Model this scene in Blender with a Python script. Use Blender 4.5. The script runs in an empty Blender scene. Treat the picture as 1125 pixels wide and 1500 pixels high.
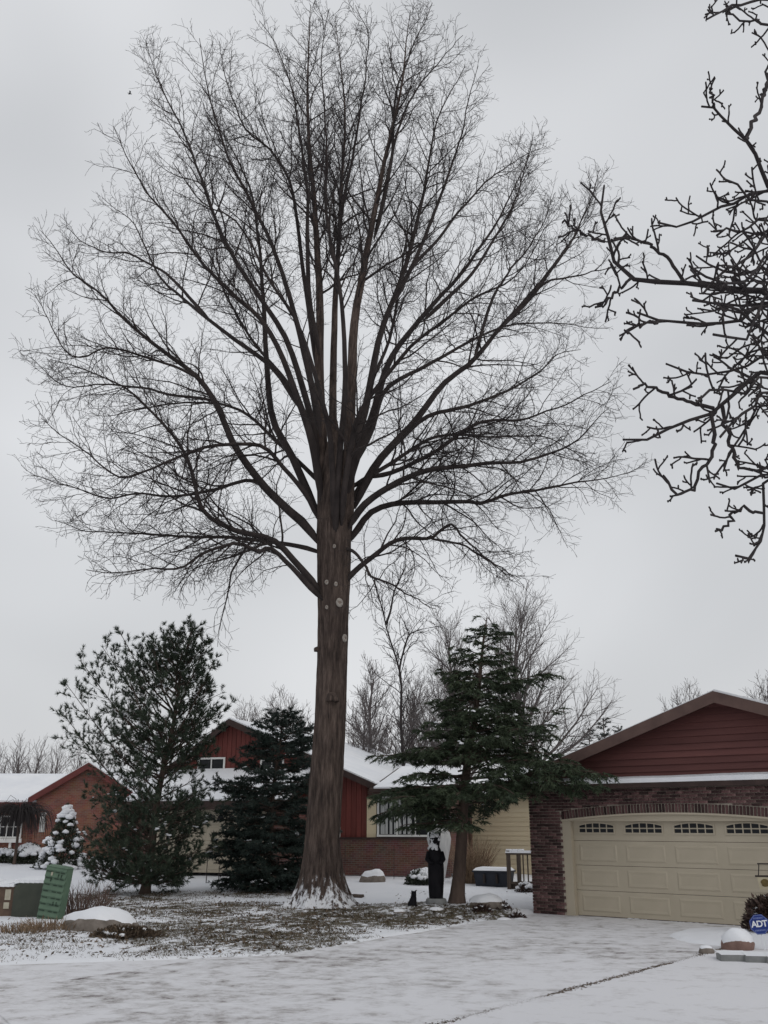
import bpy, bmesh, math, random
import numpy as np
from mathutils import Vector, Matrix
random.seed(7)
sc = bpy.context.scene
COL = sc.collection

# ------------------------------------------------------------------ camera
F = 1400.0                                   # focal length in pixels of a 1125 x 1500 picture
PITCH = math.atan(456 / F)
CAMZ = 2.0
cd = bpy.data.cameras.new('camera'); cam = bpy.data.objects.new('camera', cd); COL.objects.link(cam)
cd.sensor_fit = 'VERTICAL'; cd.sensor_height = 36; cd.lens = 36 * F / 1500
cd.clip_start = 0.1; cd.clip_end = 3000
cam.location = (0, 0, CAMZ); cam.rotation_euler = (math.pi / 2 + PITCH, 0, 0)
sc.camera = cam
# ------------------------------------------------------------------ world: closed grey winter overcast
w = bpy.data.worlds.new('World'); sc.world = w; w.use_nodes = True
nt = w.node_tree; nt.nodes.clear()
out = nt.nodes.new('ShaderNodeOutputWorld'); bg = nt.nodes.new('ShaderNodeBackground')
sky = nt.nodes.new('ShaderNodeTexSky'); sky.sky_type = 'NISHITA'; sky.sun_disc = False
SUN_EL, SUN_ROT = math.radians(38), math.radians(140)
sky.sun_elevation = SUN_EL; sky.sun_rotation = SUN_ROT; sky.dust_density = 4; sky.air_density = 1.5
tc = nt.nodes.new('ShaderNodeTexCoord')
mp = nt.nodes.new('ShaderNodeMapping'); mp.inputs['Scale'].default_value = (1.0, 1.0, 1.6); mp.inputs['Location'].default_value = (1.3, 0.6, 0.4)
no = nt.nodes.new('ShaderNodeTexNoise'); no.inputs['Scale'].default_value = 1.7; no.inputs['Detail'].default_value = 2.5; no.inputs['Roughness'].default_value = 0.5; no.inputs['Distortion'].default_value = 0.4
rp = nt.nodes.new('ShaderNodeValToRGB')
rp.color_ramp.elements[0].position = 0.3; rp.color_ramp.elements[0].color = (0.555, 0.568, 0.59, 1)
rp.color_ramp.elements[1].position = 0.68; rp.color_ramp.elements[1].color = (0.80, 0.812, 0.835, 1)
sk = nt.nodes.new('ShaderNodeVectorMath'); sk.operation = 'SCALE'; sk.inputs['Scale'].default_value = 0.08
mx = nt.nodes.new('ShaderNodeMix'); mx.data_type = 'RGBA'; mx.inputs['Factor'].default_value = 0.06
L = nt.links.new
L(tc.outputs['Generated'], mp.inputs['Vector']); L(mp.outputs['Vector'], no.inputs['Vector']); L(no.outputs['Fac'], rp.inputs['Fac'])
L(sky.outputs['Color'], sk.inputs[0]); L(rp.outputs['Color'], mx.inputs[6]); L(sk.outputs['Vector'], mx.inputs[7])
L(mx.outputs[2], bg.inputs['Color']); bg.inputs['Strength'].default_value = 1.0; L(bg.outputs['Background'], out.inputs['Surface'])
# ------------------------------------------------------------------ sun through thick cloud
sd_ = bpy.data.lights.new('sun', 'SUN'); sun = bpy.data.objects.new('sun', sd_); COL.objects.link(sun)
sd_.energy = 0.5; sd_.angle = math.radians(40); sd_.color = (1.0, 0.97, 0.93)
dsun = Vector((math.sin(SUN_ROT) * math.cos(SUN_EL), math.cos(SUN_ROT) * math.cos(SUN_EL), math.sin(SUN_EL)))
sun.rotation_euler = dsun.to_track_quat('Z', 'Y').to_euler(); sun.location = (10, -10, 30)
# ------------------------------------------------------------------ exposure
vs = sc.view_settings; vs.view_transform = 'Standard'; vs.look = 'None'; vs.exposure = 0.0; vs.gamma = 1.0; vs.use_curve_mapping = False
sc.render.resolution_x = 768; sc.render.resolution_y = 1024

# ================================================================== helpers
cP, sP = math.cos(PITCH), math.sin(PITCH)
def at(u, v, Y):
    a = (u - 562.5) / F; b = (750 - v) / F
    t = Y / (cP - sP * b)
    return np.array([a * t, Y, CAMZ + (sP + cP * b) * t])
def nrm(v): return v / np.maximum(np.linalg.norm(v, axis=-1, keepdims=True), 1e-9)
def sstep(x, a, b):
    t = np.clip((x - a) / (b - a), 0, 1); return t * t * (3 - 2 * t)
_lat = np.random.default_rng(3).random((512, 512))
def vnoise(x, y):
    x = np.asarray(x, float); y = np.asarray(y, float)
    xi = np.floor(x).astype(int); yi = np.floor(y).astype(int)
    fx = x - xi; fy = y - yi; fx = fx * fx * (3 - 2 * fx); fy = fy * fy * (3 - 2 * fy)
    g = lambda i, j: _lat[i % 512, j % 512]
    return (g(xi, yi) * (1 - fx) + g(xi + 1, yi) * fx) * (1 - fy) + (g(xi, yi + 1) * (1 - fx) + g(xi + 1, yi + 1) * fx) * fy
def fbm(x, y, o=4):
    s = 0; a = 0.5
    for k in range(o): s = s + a * vnoise(x * 2 ** k + 17.3 * k, y * 2 ** k + 5.1 * k); a *= 0.5
    return s

def tag(o, label=None, cat=None, group=None, kind=None):
    if label: o['label'] = label
    if cat: o['category'] = cat
    if group: o['group'] = group
    if kind: o['kind'] = kind
    return o
def thing(name, label, cat, loc=(0, 0, 0), rz=0, group=None):
    o = bpy.data.objects.new(name, None); COL.objects.link(o); o.empty_display_size = 0.2
    o.location = loc; o.rotation_euler = (0, 0, rz)
    return tag(o, label, cat, group)
def link(name, me, mat, parent=None, loc=None):
    if mat is not None and not me.materials: me.materials.append(mat)
    o = bpy.data.objects.new(name, me); COL.objects.link(o)
    if parent is not None: o.parent = parent
    if loc is not None: o.location = loc
    return o
def copy_tree(o, parent=None):
    c = o.copy(); COL.objects.link(c)
    if parent is not None: c.parent = parent
    for ch in list(o.children): copy_tree(ch, c)
    return c
def mesh_np(name, V, Fc, smooth=False):
    me = bpy.data.meshes.new(name); V = np.asarray(V, np.float32); Fc = np.asarray(Fc, np.int32)
    k = Fc.shape[1]; m = len(Fc)
    me.vertices.add(len(V)); me.vertices.foreach_set('co', V.ravel())
    me.loops.add(m * k); me.loops.foreach_set('vertex_index', Fc.ravel())
    me.polygons.add(m); me.polygons.foreach_set('loop_start', np.arange(m, dtype=np.int32) * k)
    if smooth: me.polygons.foreach_set('use_smooth', np.ones(m, bool))
    me.update(calc_edges=True); me.validate()
    return me
class MB:
    def __init__(s): s.v = []; s.f = []
    def add(s, V, Fs):
        n = len(s.v); s.v += [tuple(map(float, p)) for p in V]; s.f += [tuple(n + i for i in f) for f in Fs]; return s
    def box(s, x0, x1, y0, y1, z0, z1):
        return s.add([(x0, y0, z0), (x1, y0, z0), (x1, y1, z0), (x0, y1, z0), (x0, y0, z1), (x1, y0, z1), (x1, y1, z1), (x0, y1, z1)],
                     [(0, 3, 2, 1), (4, 5, 6, 7), (0, 1, 5, 4), (1, 2, 6, 5), (2, 3, 7, 6), (3, 0, 4, 7)])
    def prism(s, poly, y0, y1):          # poly in x,z counted anticlockwise seen from -y
        n = len(poly)
        V = [(x, y0, z) for x, z in poly] + [(x, y1, z) for x, z in poly]
        return s.add(V, [tuple(range(n)), tuple(range(2 * n - 1, n - 1, -1))] + [(i, i + n, (i + 1) % n + n, (i + 1) % n) for i in range(n)])
    def slab(s, quad, th):               # quad of 3d points, thickened downward by th
        q = [Vector(p) for p in quad]; n = len(q)
        V = q + [p - Vector((0, 0, th)) for p in q]
        return s.add(V, [tuple(range(n)), tuple(range(2 * n - 1, n - 1, -1))] + [(i, i + n, (i + 1) % n + n, (i + 1) % n) for i in range(n)])
    def tube(s, pts, rad, k=8):
        pts = np.array(pts, float)[None]; rad = np.broadcast_to(np.asarray(rad, float), (pts.shape[1],))[None]
        V, Q = tubes(pts, rad, k); n = pts.shape[1]
        return s.add(V, [tuple(q) for q in Q] + [tuple(range(k - 1, -1, -1)), tuple(range((n - 1) * k, n * k))])
    def loft(s, rings):                  # list of (N,3) rings
        k = len(rings[0]); V = np.concatenate(rings); n = len(rings); Fs = []
        for i in range(n - 1):
            for j in range(k): Fs.append((i * k + j, i * k + (j + 1) % k, (i + 1) * k + (j + 1) % k, (i + 1) * k + j))
        return s.add(V, Fs + [tuple(range(k - 1, -1, -1)), tuple(range((n - 1) * k, n * k))])
    def mesh(s, name, smooth=False):
        me = bpy.data.meshes.new(name); me.from_pydata(s.v, [], s.f)
        if smooth:
            for p in me.polygons: p.use_smooth = True
        me.update(); return me
    def build(s, name, mat, parent=None, smooth=False, loc=None): return link(name, s.mesh(name, smooth), mat, parent, loc)
def tubes(P, R, k):
    N, n, _ = P.shape
    T = np.empty_like(P); T[:, 1:-1] = P[:, 2:] - P[:, :-2]; T[:, 0] = P[:, 1] - P[:, 0]; T[:, -1] = P[:, -1] - P[:, -2]
    T = nrm(T)
    ref = np.where(np.abs(T[:, 0, 2:3]) < 0.9, np.array([[0, 0, 1.0]]), np.array([[1.0, 0, 0]]))
    u = nrm(np.cross(T[:, 0], ref)); a = np.arange(k) * 2 * np.pi / k
    V = np.empty((N, n, k, 3))
    for i in range(n):
        u = nrm(u - T[:, i] * np.sum(u * T[:, i], -1, keepdims=True)); vv = np.cross(T[:, i], u)
        V[:, i] = P[:, i, None] + R[:, i, None, None] * (np.cos(a)[None, :, None] * u[:, None] + np.sin(a)[None, :, None] * vv[:, None])
    b = (np.arange(N) * n * k)[:, None, None] + (np.arange(n - 1) * k)[None, :, None]
    j = np.arange(k)[None, None]; j2 = (j + 1) % k
    Q = np.stack([b + j, b + j2, b + k + j2, b + k + j], -1).reshape(-1, 4)
    return V.reshape(-1, 3), Q
def merge(parts):
    Vs, Fs, o = [], [], 0
    for V, Q in parts: Vs.append(V); Fs.append(Q + o); o += len(V)
    return np.concatenate(Vs), np.concatenate(Fs)
def resample(pts, n):
    pts = np.array(pts, float)
    e = np.concatenate([[2 * pts[0] - pts[1]], pts, [2 * pts[-1] - pts[-2]]])
    o = []
    for i in range(1, len(e) - 2):
        p0, p1, p2, p3 = e[i - 1:i + 3]
        for t in np.linspace(0, 1, 12, endpoint=False):
            o.append(0.5 * (2 * p1 + (p2 - p0) * t + (2 * p0 - 5 * p1 + 4 * p2 - p3) * t * t + (3 * p1 - p0 - 3 * p2 + p3) * t ** 3))
    o.append(pts[-1]); o = np.array(o)
    s = np.concatenate([[0], np.cumsum(np.linalg.norm(np.diff(o, axis=0), axis=1))]); q = np.linspace(0, s[-1], n)
    return np.stack([np.interp(q, s, o[:, i]) for i in range(3)], 1)
def spawn(P, R, spacing, t0, t1, Lf, ang, n, trop, wob, rr, rk, rtip, rng, angs=0.18, flat=0.0):
    N, m, _ = P.shape
    Lt = np.linalg.norm(np.diff(P, axis=1), axis=2).sum(1)
    c = np.maximum(1, np.round(Lt * (t1 - t0) / spacing + rng.random(N) - 0.5).astype(int))
    idx = np.repeat(np.arange(N), c); j = np.arange(len(idx)) - np.repeat(np.cumsum(c) - c, c); M = len(idx)
    t = t0 + (t1 - t0) * (j + rng.random(M)) / c[idx]
    f = np.clip(t * (m - 1), 0, m - 1.001); i = f.astype(int); f = (f - i)[:, None]
    p = P[idx, i] * (1 - f) + P[idx, i + 1] * f; T = nrm(P[idx, i + 1] - P[idx, i]); rp_ = R[idx, i] * (1 - f[:, 0]) + R[idx, i + 1] * f[:, 0]
    ref = np.where(np.abs(T[:, 2:3]) < 0.95, np.array([[0, 0, 1.0]]), np.array([[1.0, 0, 0]]))
    u = nrm(np.cross(T, ref)); v = np.cross(u, T)
    if flat > 0:
        az = np.where((j % 2) == 0, 0, np.pi) + rng.normal(0, 1 - flat, M)
    else: az = j * 2.4 + rng.random(M) * 1.3 + (rng.random(N) * 6.28)[idx]
    side = np.cos(az)[:, None] * u + np.sin(az)[:, None] * v
    a = (ang + rng.normal(0, angs, M))[:, None]
    d = nrm(T * np.cos(a) + side * np.sin(a))
    Ln = Lf(t, Lt[idx], p) * rng.uniform(0.55, 1.25, M)
    r0 = np.maximum(np.minimum(rp_ * rr, Ln * rk), rtip)
    C = np.empty((M, n, 3)); C[:, 0] = p
    tr = trop(p) if callable(trop) else trop
    up = np.zeros((M, 3)); up[:, 2] = tr
    for q in range(1, n):
        d = nrm(d + up / (n - 1) * 2 + rng.normal(0, wob, (M, 3)))
        C[:, q] = C[:, q - 1] + d * (Ln / (n - 1))[:, None]
    k = np.linspace(0, 1, n)[None]
    return C, r0[:, None] * (1 - k) + rtip * k

# ================================================================== materials
def node(nt, t, **kw):
    n = nt.nodes.new(t)
    for k, v in kw.items():
        if k in n.inputs: n.inputs[k].default_value = v
        else: setattr(n, k, v)
    return n
def pmat(name, cols, scale=6, rough=0.8, bump=0.3, bscale=None, stretch=(1, 1, 1), detail=6, ramp=(0.3, 0.7), dist=0.01, rnd=None, spec=0.3):
    m = bpy.data.materials.new(name); m.use_nodes = True; nt = m.node_tree; b = nt.nodes['Principled BSDF']
    b.inputs['Roughness'].default_value = rough; b.inputs['Specular IOR Level'].default_value = spec
    t = node(nt, 'ShaderNodeTexCoord'); mpg = node(nt, 'ShaderNodeMapping', Scale=stretch)
    n = node(nt, 'ShaderNodeTexNoise', Scale=scale, Detail=detail, Roughness=0.6)
    r = node(nt, 'ShaderNodeValToRGB'); el = r.color_ramp.elements
    el[0].position, el[1].position = ramp
    el[0].color = (*cols[0], 1); el[1].color = (*cols[-1], 1)
    for i, cc in enumerate(cols[1:-1]):
        e = el.new(ramp[0] + (ramp[1] - ramp[0]) * (i + 1) / (len(cols) - 1)); e.color = (*cc, 1)
    l = nt.links.new
    l(t.outputs['Object'], mpg.inputs['Vector']); l(mpg.outputs['Vector'], n.inputs['Vector']); l(n.outputs['Fac'], r.inputs['Fac'])
    src = r.outputs['Color']
    if rnd:
        g = node(nt, 'ShaderNodeNewGeometry') if rnd[0] == 'island' else node(nt, 'ShaderNodeObjectInfo')
        o = g.outputs['Random Per Island'] if rnd[0] == 'island' else g.outputs['Random']
        mr = node(nt, 'ShaderNodeMapRange'); mr.inputs['To Min'].default_value = rnd[1]; mr.inputs['To Max'].default_value = rnd[2]
        vm = node(nt, 'ShaderNodeVectorMath', operation='SCALE')
        l(o, mr.inputs['Value']); l(src, vm.inputs[0]); l(mr.outputs['Result'], vm.inputs['Scale']); src = vm.outputs['Vector']
    l(src, b.inputs['Base Color'])
    if bump:
        n2 = node(nt, 'ShaderNodeTexNoise', Scale=bscale or scale * 3, Detail=8, Roughness=0.65)
        bp = node(nt, 'ShaderNodeBump', Strength=bump, Distance=dist)
        l(mpg.outputs['Vector'], n2.inputs['Vector']); l(n2.outputs['Fac'], bp.inputs['Height']); l(bp.outputs['Normal'], b.inputs['Normal'])
    return m
M = {}
M['snow'] = pmat('snow', [(0.74, 0.76, 0.80), (0.84, 0.85, 0.87)], 1.5, 0.7, 0.5, 9, dist=0.03)
M['roofsnow'] = pmat('roof_snow', [(0.74, 0.76, 0.80), (0.85, 0.86, 0.88)], 0.9, 0.7, 0.4, 5, dist=0.03)
M['limb'] = pmat('limb_bark', [(0.020, 0.016, 0.016), (0.052, 0.041, 0.038)], 4, 0.9, 0.6, 14, stretch=(1, 1, 0.4), dist=0.02)
M['twig'] = pmat('twig_bark', [(0.026, 0.022, 0.023), (0.048, 0.041, 0.04)], 3, 0.9, 0)
M['neartwig'] = pmat('spur_twig_bark', [(0.022, 0.019, 0.021), (0.05, 0.042, 0.042)], 6, 0.85, 0.4, 40, dist=0.004)
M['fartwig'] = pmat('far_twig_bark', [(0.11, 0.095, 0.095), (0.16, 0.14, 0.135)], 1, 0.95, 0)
M['pine'] = pmat('pine_needles', [(0.030, 0.046, 0.032), (0.060, 0.080, 0.050)], 2.5, 0.6, 0, rnd=('island', 0.6, 1.35))
M['spruce'] = pmat('spruce_needles', [(0.020, 0.032, 0.028), (0.042, 0.060, 0.048)], 2.5, 0.6, 0, rnd=('island', 0.6, 1.35))
M['hemlock'] = pmat('hemlock_needles', [(0.026, 0.042, 0.024), (0.060, 0.078, 0.042)], 2.0, 0.6, 0, rnd=('island', 0.6, 1.4))
M['conbark'] = pmat('conifer_bark', [(0.05, 0.036, 0.030), (0.11, 0.078, 0.062)], 5, 0.9, 0.6, 20, stretch=(1, 1, 0.3), dist=0.02)
M['mortar'] = pmat('mortar', [(0.30, 0.26, 0.22), (0.46, 0.41, 0.34)], 8, 0.95, 0.3, 60, dist=0.003)
M['brick'] = pmat('dark_red_brick', [(0.030, 0.017, 0.018), (0.070, 0.036, 0.035), (0.13, 0.080, 0.075)], 9, 0.9, 0.4, 70, dist=0.003, rnd=('obj', 0.35, 1.7))
M['brickj'] = pmat('dark_red_brick_joined', [(0.030, 0.017, 0.018), (0.070, 0.036, 0.035), (0.13, 0.080, 0.075)], 9, 0.9, 0.4, 70, dist=0.003, rnd=('island', 0.35, 1.7))
M['redboard'] = pmat('red_painted_board', [(0.105, 0.042, 0.039), (0.145, 0.058, 0.052)], 2.5, 0.75, 0.3, 30, stretch=(0.3, 1, 3), dist=0.003, rnd=('obj', 0.85, 1.1))
M['redvert'] = pmat('red_vertical_board', [(0.12, 0.032, 0.027), (0.18, 0.048, 0.039)], 2.5, 0.75, 0.3, 30, stretch=(3, 1, 0.3), dist=0.003, rnd=('obj', 0.8, 1.1))
M['brown'] = pmat('brown_fascia_paint', [(0.085, 0.052, 0.045), (0.125, 0.078, 0.066)], 3, 0.7, 0.2, 30, dist=0.003)
M['darkbrown'] = pmat('dark_brown_trim', [(0.035, 0.022, 0.020), (0.06, 0.038, 0.033)], 3, 0.75, 0.2, 30, dist=0.003)
M['maroon'] = pmat('maroon_fascia_paint', [(0.11, 0.030, 0.028), (0.16, 0.045, 0.04)], 3, 0.7, 0.2, 30, dist=0.003)
M['cream'] = pmat('cream_door_paint', [(0.40, 0.352, 0.268), (0.455, 0.40, 0.31)], 1.2, 0.55, 0.12, 40, dist=0.003)
M['creamside'] = pmat('cream_lap_siding', [(0.62, 0.53, 0.36), (0.69, 0.595, 0.42)], 1.5, 0.7, 0.15, 40, stretch=(0.3, 1, 2), dist=0.003, rnd=('obj', 0.93, 1.05))
M['white'] = pmat('white_trim_paint', [(0.62, 0.62, 0.60), (0.74, 0.74, 0.72)], 3, 0.6, 0.1, 40, dist=0.003)
M['shingle'] = pmat('dark_shingle', [(0.035, 0.03, 0.03), (0.08, 0.07, 0.068)], 9, 0.95, 0.5, 30, dist=0.01)
def glassmat():
    m = bpy.data.materials.new('dark_window_glass'); m.use_nodes = True; b = m.node_tree.nodes['Principled BSDF']
    n = node(m.node_tree, 'ShaderNodeTexNoise', Scale=3.0); r = node(m.node_tree, 'ShaderNodeValToRGB')
    r.color_ramp.elements[0].color = (0.010, 0.011, 0.013, 1); r.color_ramp.elements[1].color = (0.03, 0.032, 0.035, 1)
    m.node_tree.links.new(n.outputs['Fac'], r.inputs['Fac']); m.node_tree.links.new(r.outputs['Color'], b.inputs['Base Color'])
    b.inputs['Roughness'].default_value = 0.15; b.inputs['Specular IOR Level'].default_value = 0.1
    return m
M['glass'] = glassmat()
M['curtain'] = pmat('curtain_cloth', [(0.30, 0.31, 0.31), (0.50, 0.51, 0.50)], 7, 0.8, 0, stretch=(4, 1, 0.2))
def brickmat(name, c1, c2, mo, sc_):
    m = bpy.data.materials.new(name); m.use_nodes = True; nt = m.node_tree; b = nt.nodes['Principled BSDF']; b.inputs['Roughness'].default_value = 0.9
    t = node(nt, 'ShaderNodeTexCoord'); mpg = node(nt, 'ShaderNodeMapping'); mpg.inputs['Rotation'].default_value = (math.pi / 2, 0, 0)
    br = node(nt, 'ShaderNodeTexBrick', Scale=sc_); br.inputs['Color1'].default_value = (*c1, 1); br.inputs['Color2'].default_value = (*c2, 1); br.inputs['Mortar'].default_value = (*mo, 1)
    br.inputs['Mortar Size'].default_value = 0.02; br.inputs['Brick Width'].default_value = 0.55; br.inputs['Row Height'].default_value = 0.19
    n = node(nt, 'ShaderNodeTexNoise', Scale=2.5, Detail=5); mm = node(nt, 'ShaderNodeMix', data_type='RGBA', blend_type='MULTIPLY'); mm.inputs['Factor'].default_value = 0.6
    l = nt.links.new
    l(t.outputs['Object'], mpg.inputs['Vector']); l(mpg.outputs['Vector'], br.inputs['Vector']); l(t.outputs['Object'], n.inputs['Vector'])
    l(br.outputs['Color'], mm.inputs[6]); l(n.outputs['Color'], mm.inputs[7]); l(mm.outputs[2], b.inputs['Base Color'])
    bp = node(nt, 'ShaderNodeBump', Strength=0.4, Distance=0.008); l(br.outputs['Fac'], bp.inputs['Height']); bp.invert = True; l(bp.outputs['Normal'], b.inputs['Normal'])
    return m
M['farbrick'] = brickmat('red_brick_wall', (0.25, 0.085, 0.06), (0.33, 0.13, 0.09), (0.28, 0.2, 0.17), 2.6)
M['lowbrick'] = brickmat('brown_brick_wall', (0.12, 0.05, 0.042), (0.19, 0.085, 0.068), (0.19, 0.15, 0.13), 2.6)
M['green'] = pmat('faded_green_enamel', [(0.075, 0.125, 0.085), (0.11, 0.172, 0.115)], 4, 0.55, 0.2, 25, dist=0.004)
M['greenslot'] = pmat('dark_green_slot', [(0.02, 0.035, 0.024), (0.035, 0.055, 0.038)], 8, 0.8, 0)
M['olive'] = pmat('dark_olive_enamel', [(0.036, 0.042, 0.032), (0.058, 0.064, 0.048)], 3, 0.5, 0.15, 25, dist=0.004)
M['rust'] = pmat('rusty_brown_paint', [(0.075, 0.05, 0.038), (0.13, 0.085, 0.06)], 5, 0.8, 0.3, 25, dist=0.004)
M['paper'] = pmat('pale_sticker', [(0.34, 0.31, 0.24), (0.46, 0.43, 0.34)], 9, 0.7, 0)
M['rock'] = pmat('grey_brown_rock', [(0.10, 0.085, 0.072), (0.22, 0.19, 0.165)], 5, 0.9, 0.7, 18, dist=0.02)
M['redrock'] = pmat('reddish_rock', [(0.14, 0.085, 0.072), (0.24, 0.155, 0.13)], 5, 0.9, 0.7, 18, dist=0.02)
M['stone'] = pmat('grey_edging_stone', [(0.16, 0.165, 0.165), (0.27, 0.275, 0.27)], 5, 0.9, 0.5, 22, dist=0.01)
M['black'] = pmat('black_painted_carving', [(0.006, 0.006, 0.008), (0.016, 0.015, 0.018)], 8, 0.6, 0.8, 26, stretch=(1, 1, 0.4), dist=0.02, spec=0.08)
M['darkwood'] = pmat('weathered_dark_wood', [(0.055, 0.042, 0.034), (0.11, 0.085, 0.068)], 6, 0.85, 0.5, 25, stretch=(3, 3, 0.4), dist=0.006)
M['navy'] = pmat('dark_blue_plastic', [(0.014, 0.017, 0.026), (0.026, 0.03, 0.042)], 5, 0.5, 0.1)
M['cloth'] = pmat('pale_frost_cloth', [(0.42, 0.42, 0.42), (0.58, 0.58, 0.57)], 5, 0.9, 0.6, 16, stretch=(2, 2, 0.4), dist=0.03)
M['straw'] = pmat('dry_straw_grass', [(0.16, 0.10, 0.065), (0.34, 0.25, 0.165)], 9, 0.85, 0, rnd=('island', 0.55, 1.3))
M['redstem'] = pmat('reddish_brown_stems', [(0.095, 0.062, 0.052), (0.19, 0.135, 0.115)], 9, 0.85, 0, rnd=('island', 0.55, 1.3))
M['shrubleaf'] = pmat('dark_evergreen_leaf', [(0.025, 0.034, 0.022), (0.05, 0.058, 0.036)], 5, 0.6, 0, rnd=('island', 0.6, 1.4))
M['bronzeleaf'] = pmat('bronze_winter_leaf', [(0.028, 0.018, 0.016), (0.075, 0.045, 0.035)], 7, 0.5, 0, rnd=('island', 0.5, 1.6))
M['litter'] = pmat('leaf_litter', [(0.05, 0.036, 0.026), (0.13, 0.095, 0.065)], 7, 0.9, 0, rnd=('island', 0.5, 1.6))
M['blade'] = pmat('winter_grass_blade', [(0.058, 0.048, 0.030), (0.14, 0.112, 0.072)], 3, 0.8, 0, rnd=('island', 0.5, 1.5))
M['blue'] = pmat('sign_blue', [(0.012, 0.03, 0.16), (0.018, 0.042, 0.21)], 5, 0.4, 0)
M['signwhite'] = pmat('sign_white', [(0.7, 0.72, 0.76), (0.78, 0.8, 0.82)], 5, 0.5, 0)
M['signpale'] = pmat('sign_pale_blue', [(0.12, 0.16, 0.36), (0.17, 0.21, 0.42)], 5, 0.5, 0)
M['iron'] = pmat('black_iron', [(0.02, 0.016, 0.015), (0.04, 0.03, 0.027)], 12, 0.6, 0.3, 50, dist=0.003)
M['plaque'] = pmat('plaque_print', [(0.36, 0.32, 0.22), (0.44, 0.39, 0.28)], 9, 0.7, 0)
M['plaquebrown'] = pmat('plaque_brown_print', [(0.07, 0.05, 0.018), (0.15, 0.11, 0.035)], 18, 0.7, 0)
M['scar'] = pmat('fresh_cut_wood', [(0.20, 0.175, 0.155), (0.42, 0.385, 0.345)], 14, 0.85, 0.2, 30, dist=0.004)
M['scarheart'] = pmat('cut_heartwood', [(0.16, 0.12, 0.10), (0.25, 0.2, 0.17)], 14, 0.85, 0)
M['feather'] = pmat('dark_feather', [(0.02, 0.02, 0.022), (0.04, 0.04, 0.042)], 9, 0.8, 0)
M['soil'] = pmat('dark_mulch', [(0.03, 0.022, 0.018), (0.075, 0.055, 0.044)], 11, 0.95, 0.8, 30, dist=0.03)

# ------------------------------------------------------------------ layout of the lot
P0 = np.array([3.498, 24.114]); GRZ = math.radians(-39.03)
E1 = np.array([math.cos(GRZ), math.sin(GRZ)]); E2 = np.array([-E1[1], E1[0]])
def lot(x, y): return (x - P0[0]) * E1[0] + (y - P0[1]) * E1[1], (x - P0[0]) * E2[0] + (y - P0[1]) * E2[1]
JOINT = 5.9
def paved(x, y):
    a, b = lot(x, y)
    st = (15.55 + 0.25 * (x + 5.75) - y) / 1.03
    al = 0.085 * np.maximum(-b, 0) - 0.02
    dr = np.minimum(a - al, 0.12 - b)
    p = np.maximum(st, dr)
    bed = 1 - np.sqrt(((x - 7.3) / 2.0) ** 2 + ((y - 18.9) / 1.75) ** 2)
    return np.minimum(p, -bed * 1.6)
def litter(x, y):
    s = 0
    for cx, cy, rx, ry, wt in [(-3.0, 19.8, 2.9, 4.2, 1.0), (-4.9, 24.8, 3.4, 3.0, .95), (-0.6, 22.6, 3.0, 3.0, 1.15), (1.7, 23.0, 2.1, 1.15, 1.2), (-7.2, 28.6, 2.6, 2.2, .9), (-3.6, 29.6, 2.2, 1.6, .8), (-1.6, 18.4, 1.9, 2.6, 0.9), (-6.5, 19.0, 3.0, 3.4, 0.45)]:
        s = np.maximum(s, wt * (1 - sstep(np.sqrt(((x - cx) / rx) ** 2 + ((y - cy) / ry) ** 2), 0.45, 1.15)))
    return s
def lawn(x, y):
    z = 0.45 * sstep(y, 26, 50) + 0.03
    z = z + 0.19 * np.exp(-(((x - 1.55) / 1.7) ** 2 + ((y - 24.1) / 1.15) ** 2) ** 1.3)
    z = z + 0.10 * np.exp(-(((x + 1.43) / 1.9) ** 2 + ((y - 24.66) / 1.7) ** 2))
    z = z + 0.10 * np.exp(-(((x - 7.3) / 1.6) ** 2 + ((y - 18.9) / 1.3) ** 2))
    return z
def gz(x, y, det=True):
    x = np.asarray(x, float); y = np.asarray(y, float)
    z = lawn(x, y)
    lt = litter(x, y)
    if det:
        z = z + 0.05 * (fbm(x * 0.7, y * 0.7) - 0.47) + (0.02 + 0.06 * lt) * (fbm(x * 4.1 + 9, y * 4.1, 3) - 0.44)
        pv = paved(x, y) + 0.22 * (fbm(x * 2.3, y * 2.3 + 40, 4) - 0.47)
        z = z - 0.13 * sstep(pv, -0.12, 0.2)
    return z
def G(x, y): return float(gz(x, y))

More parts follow.
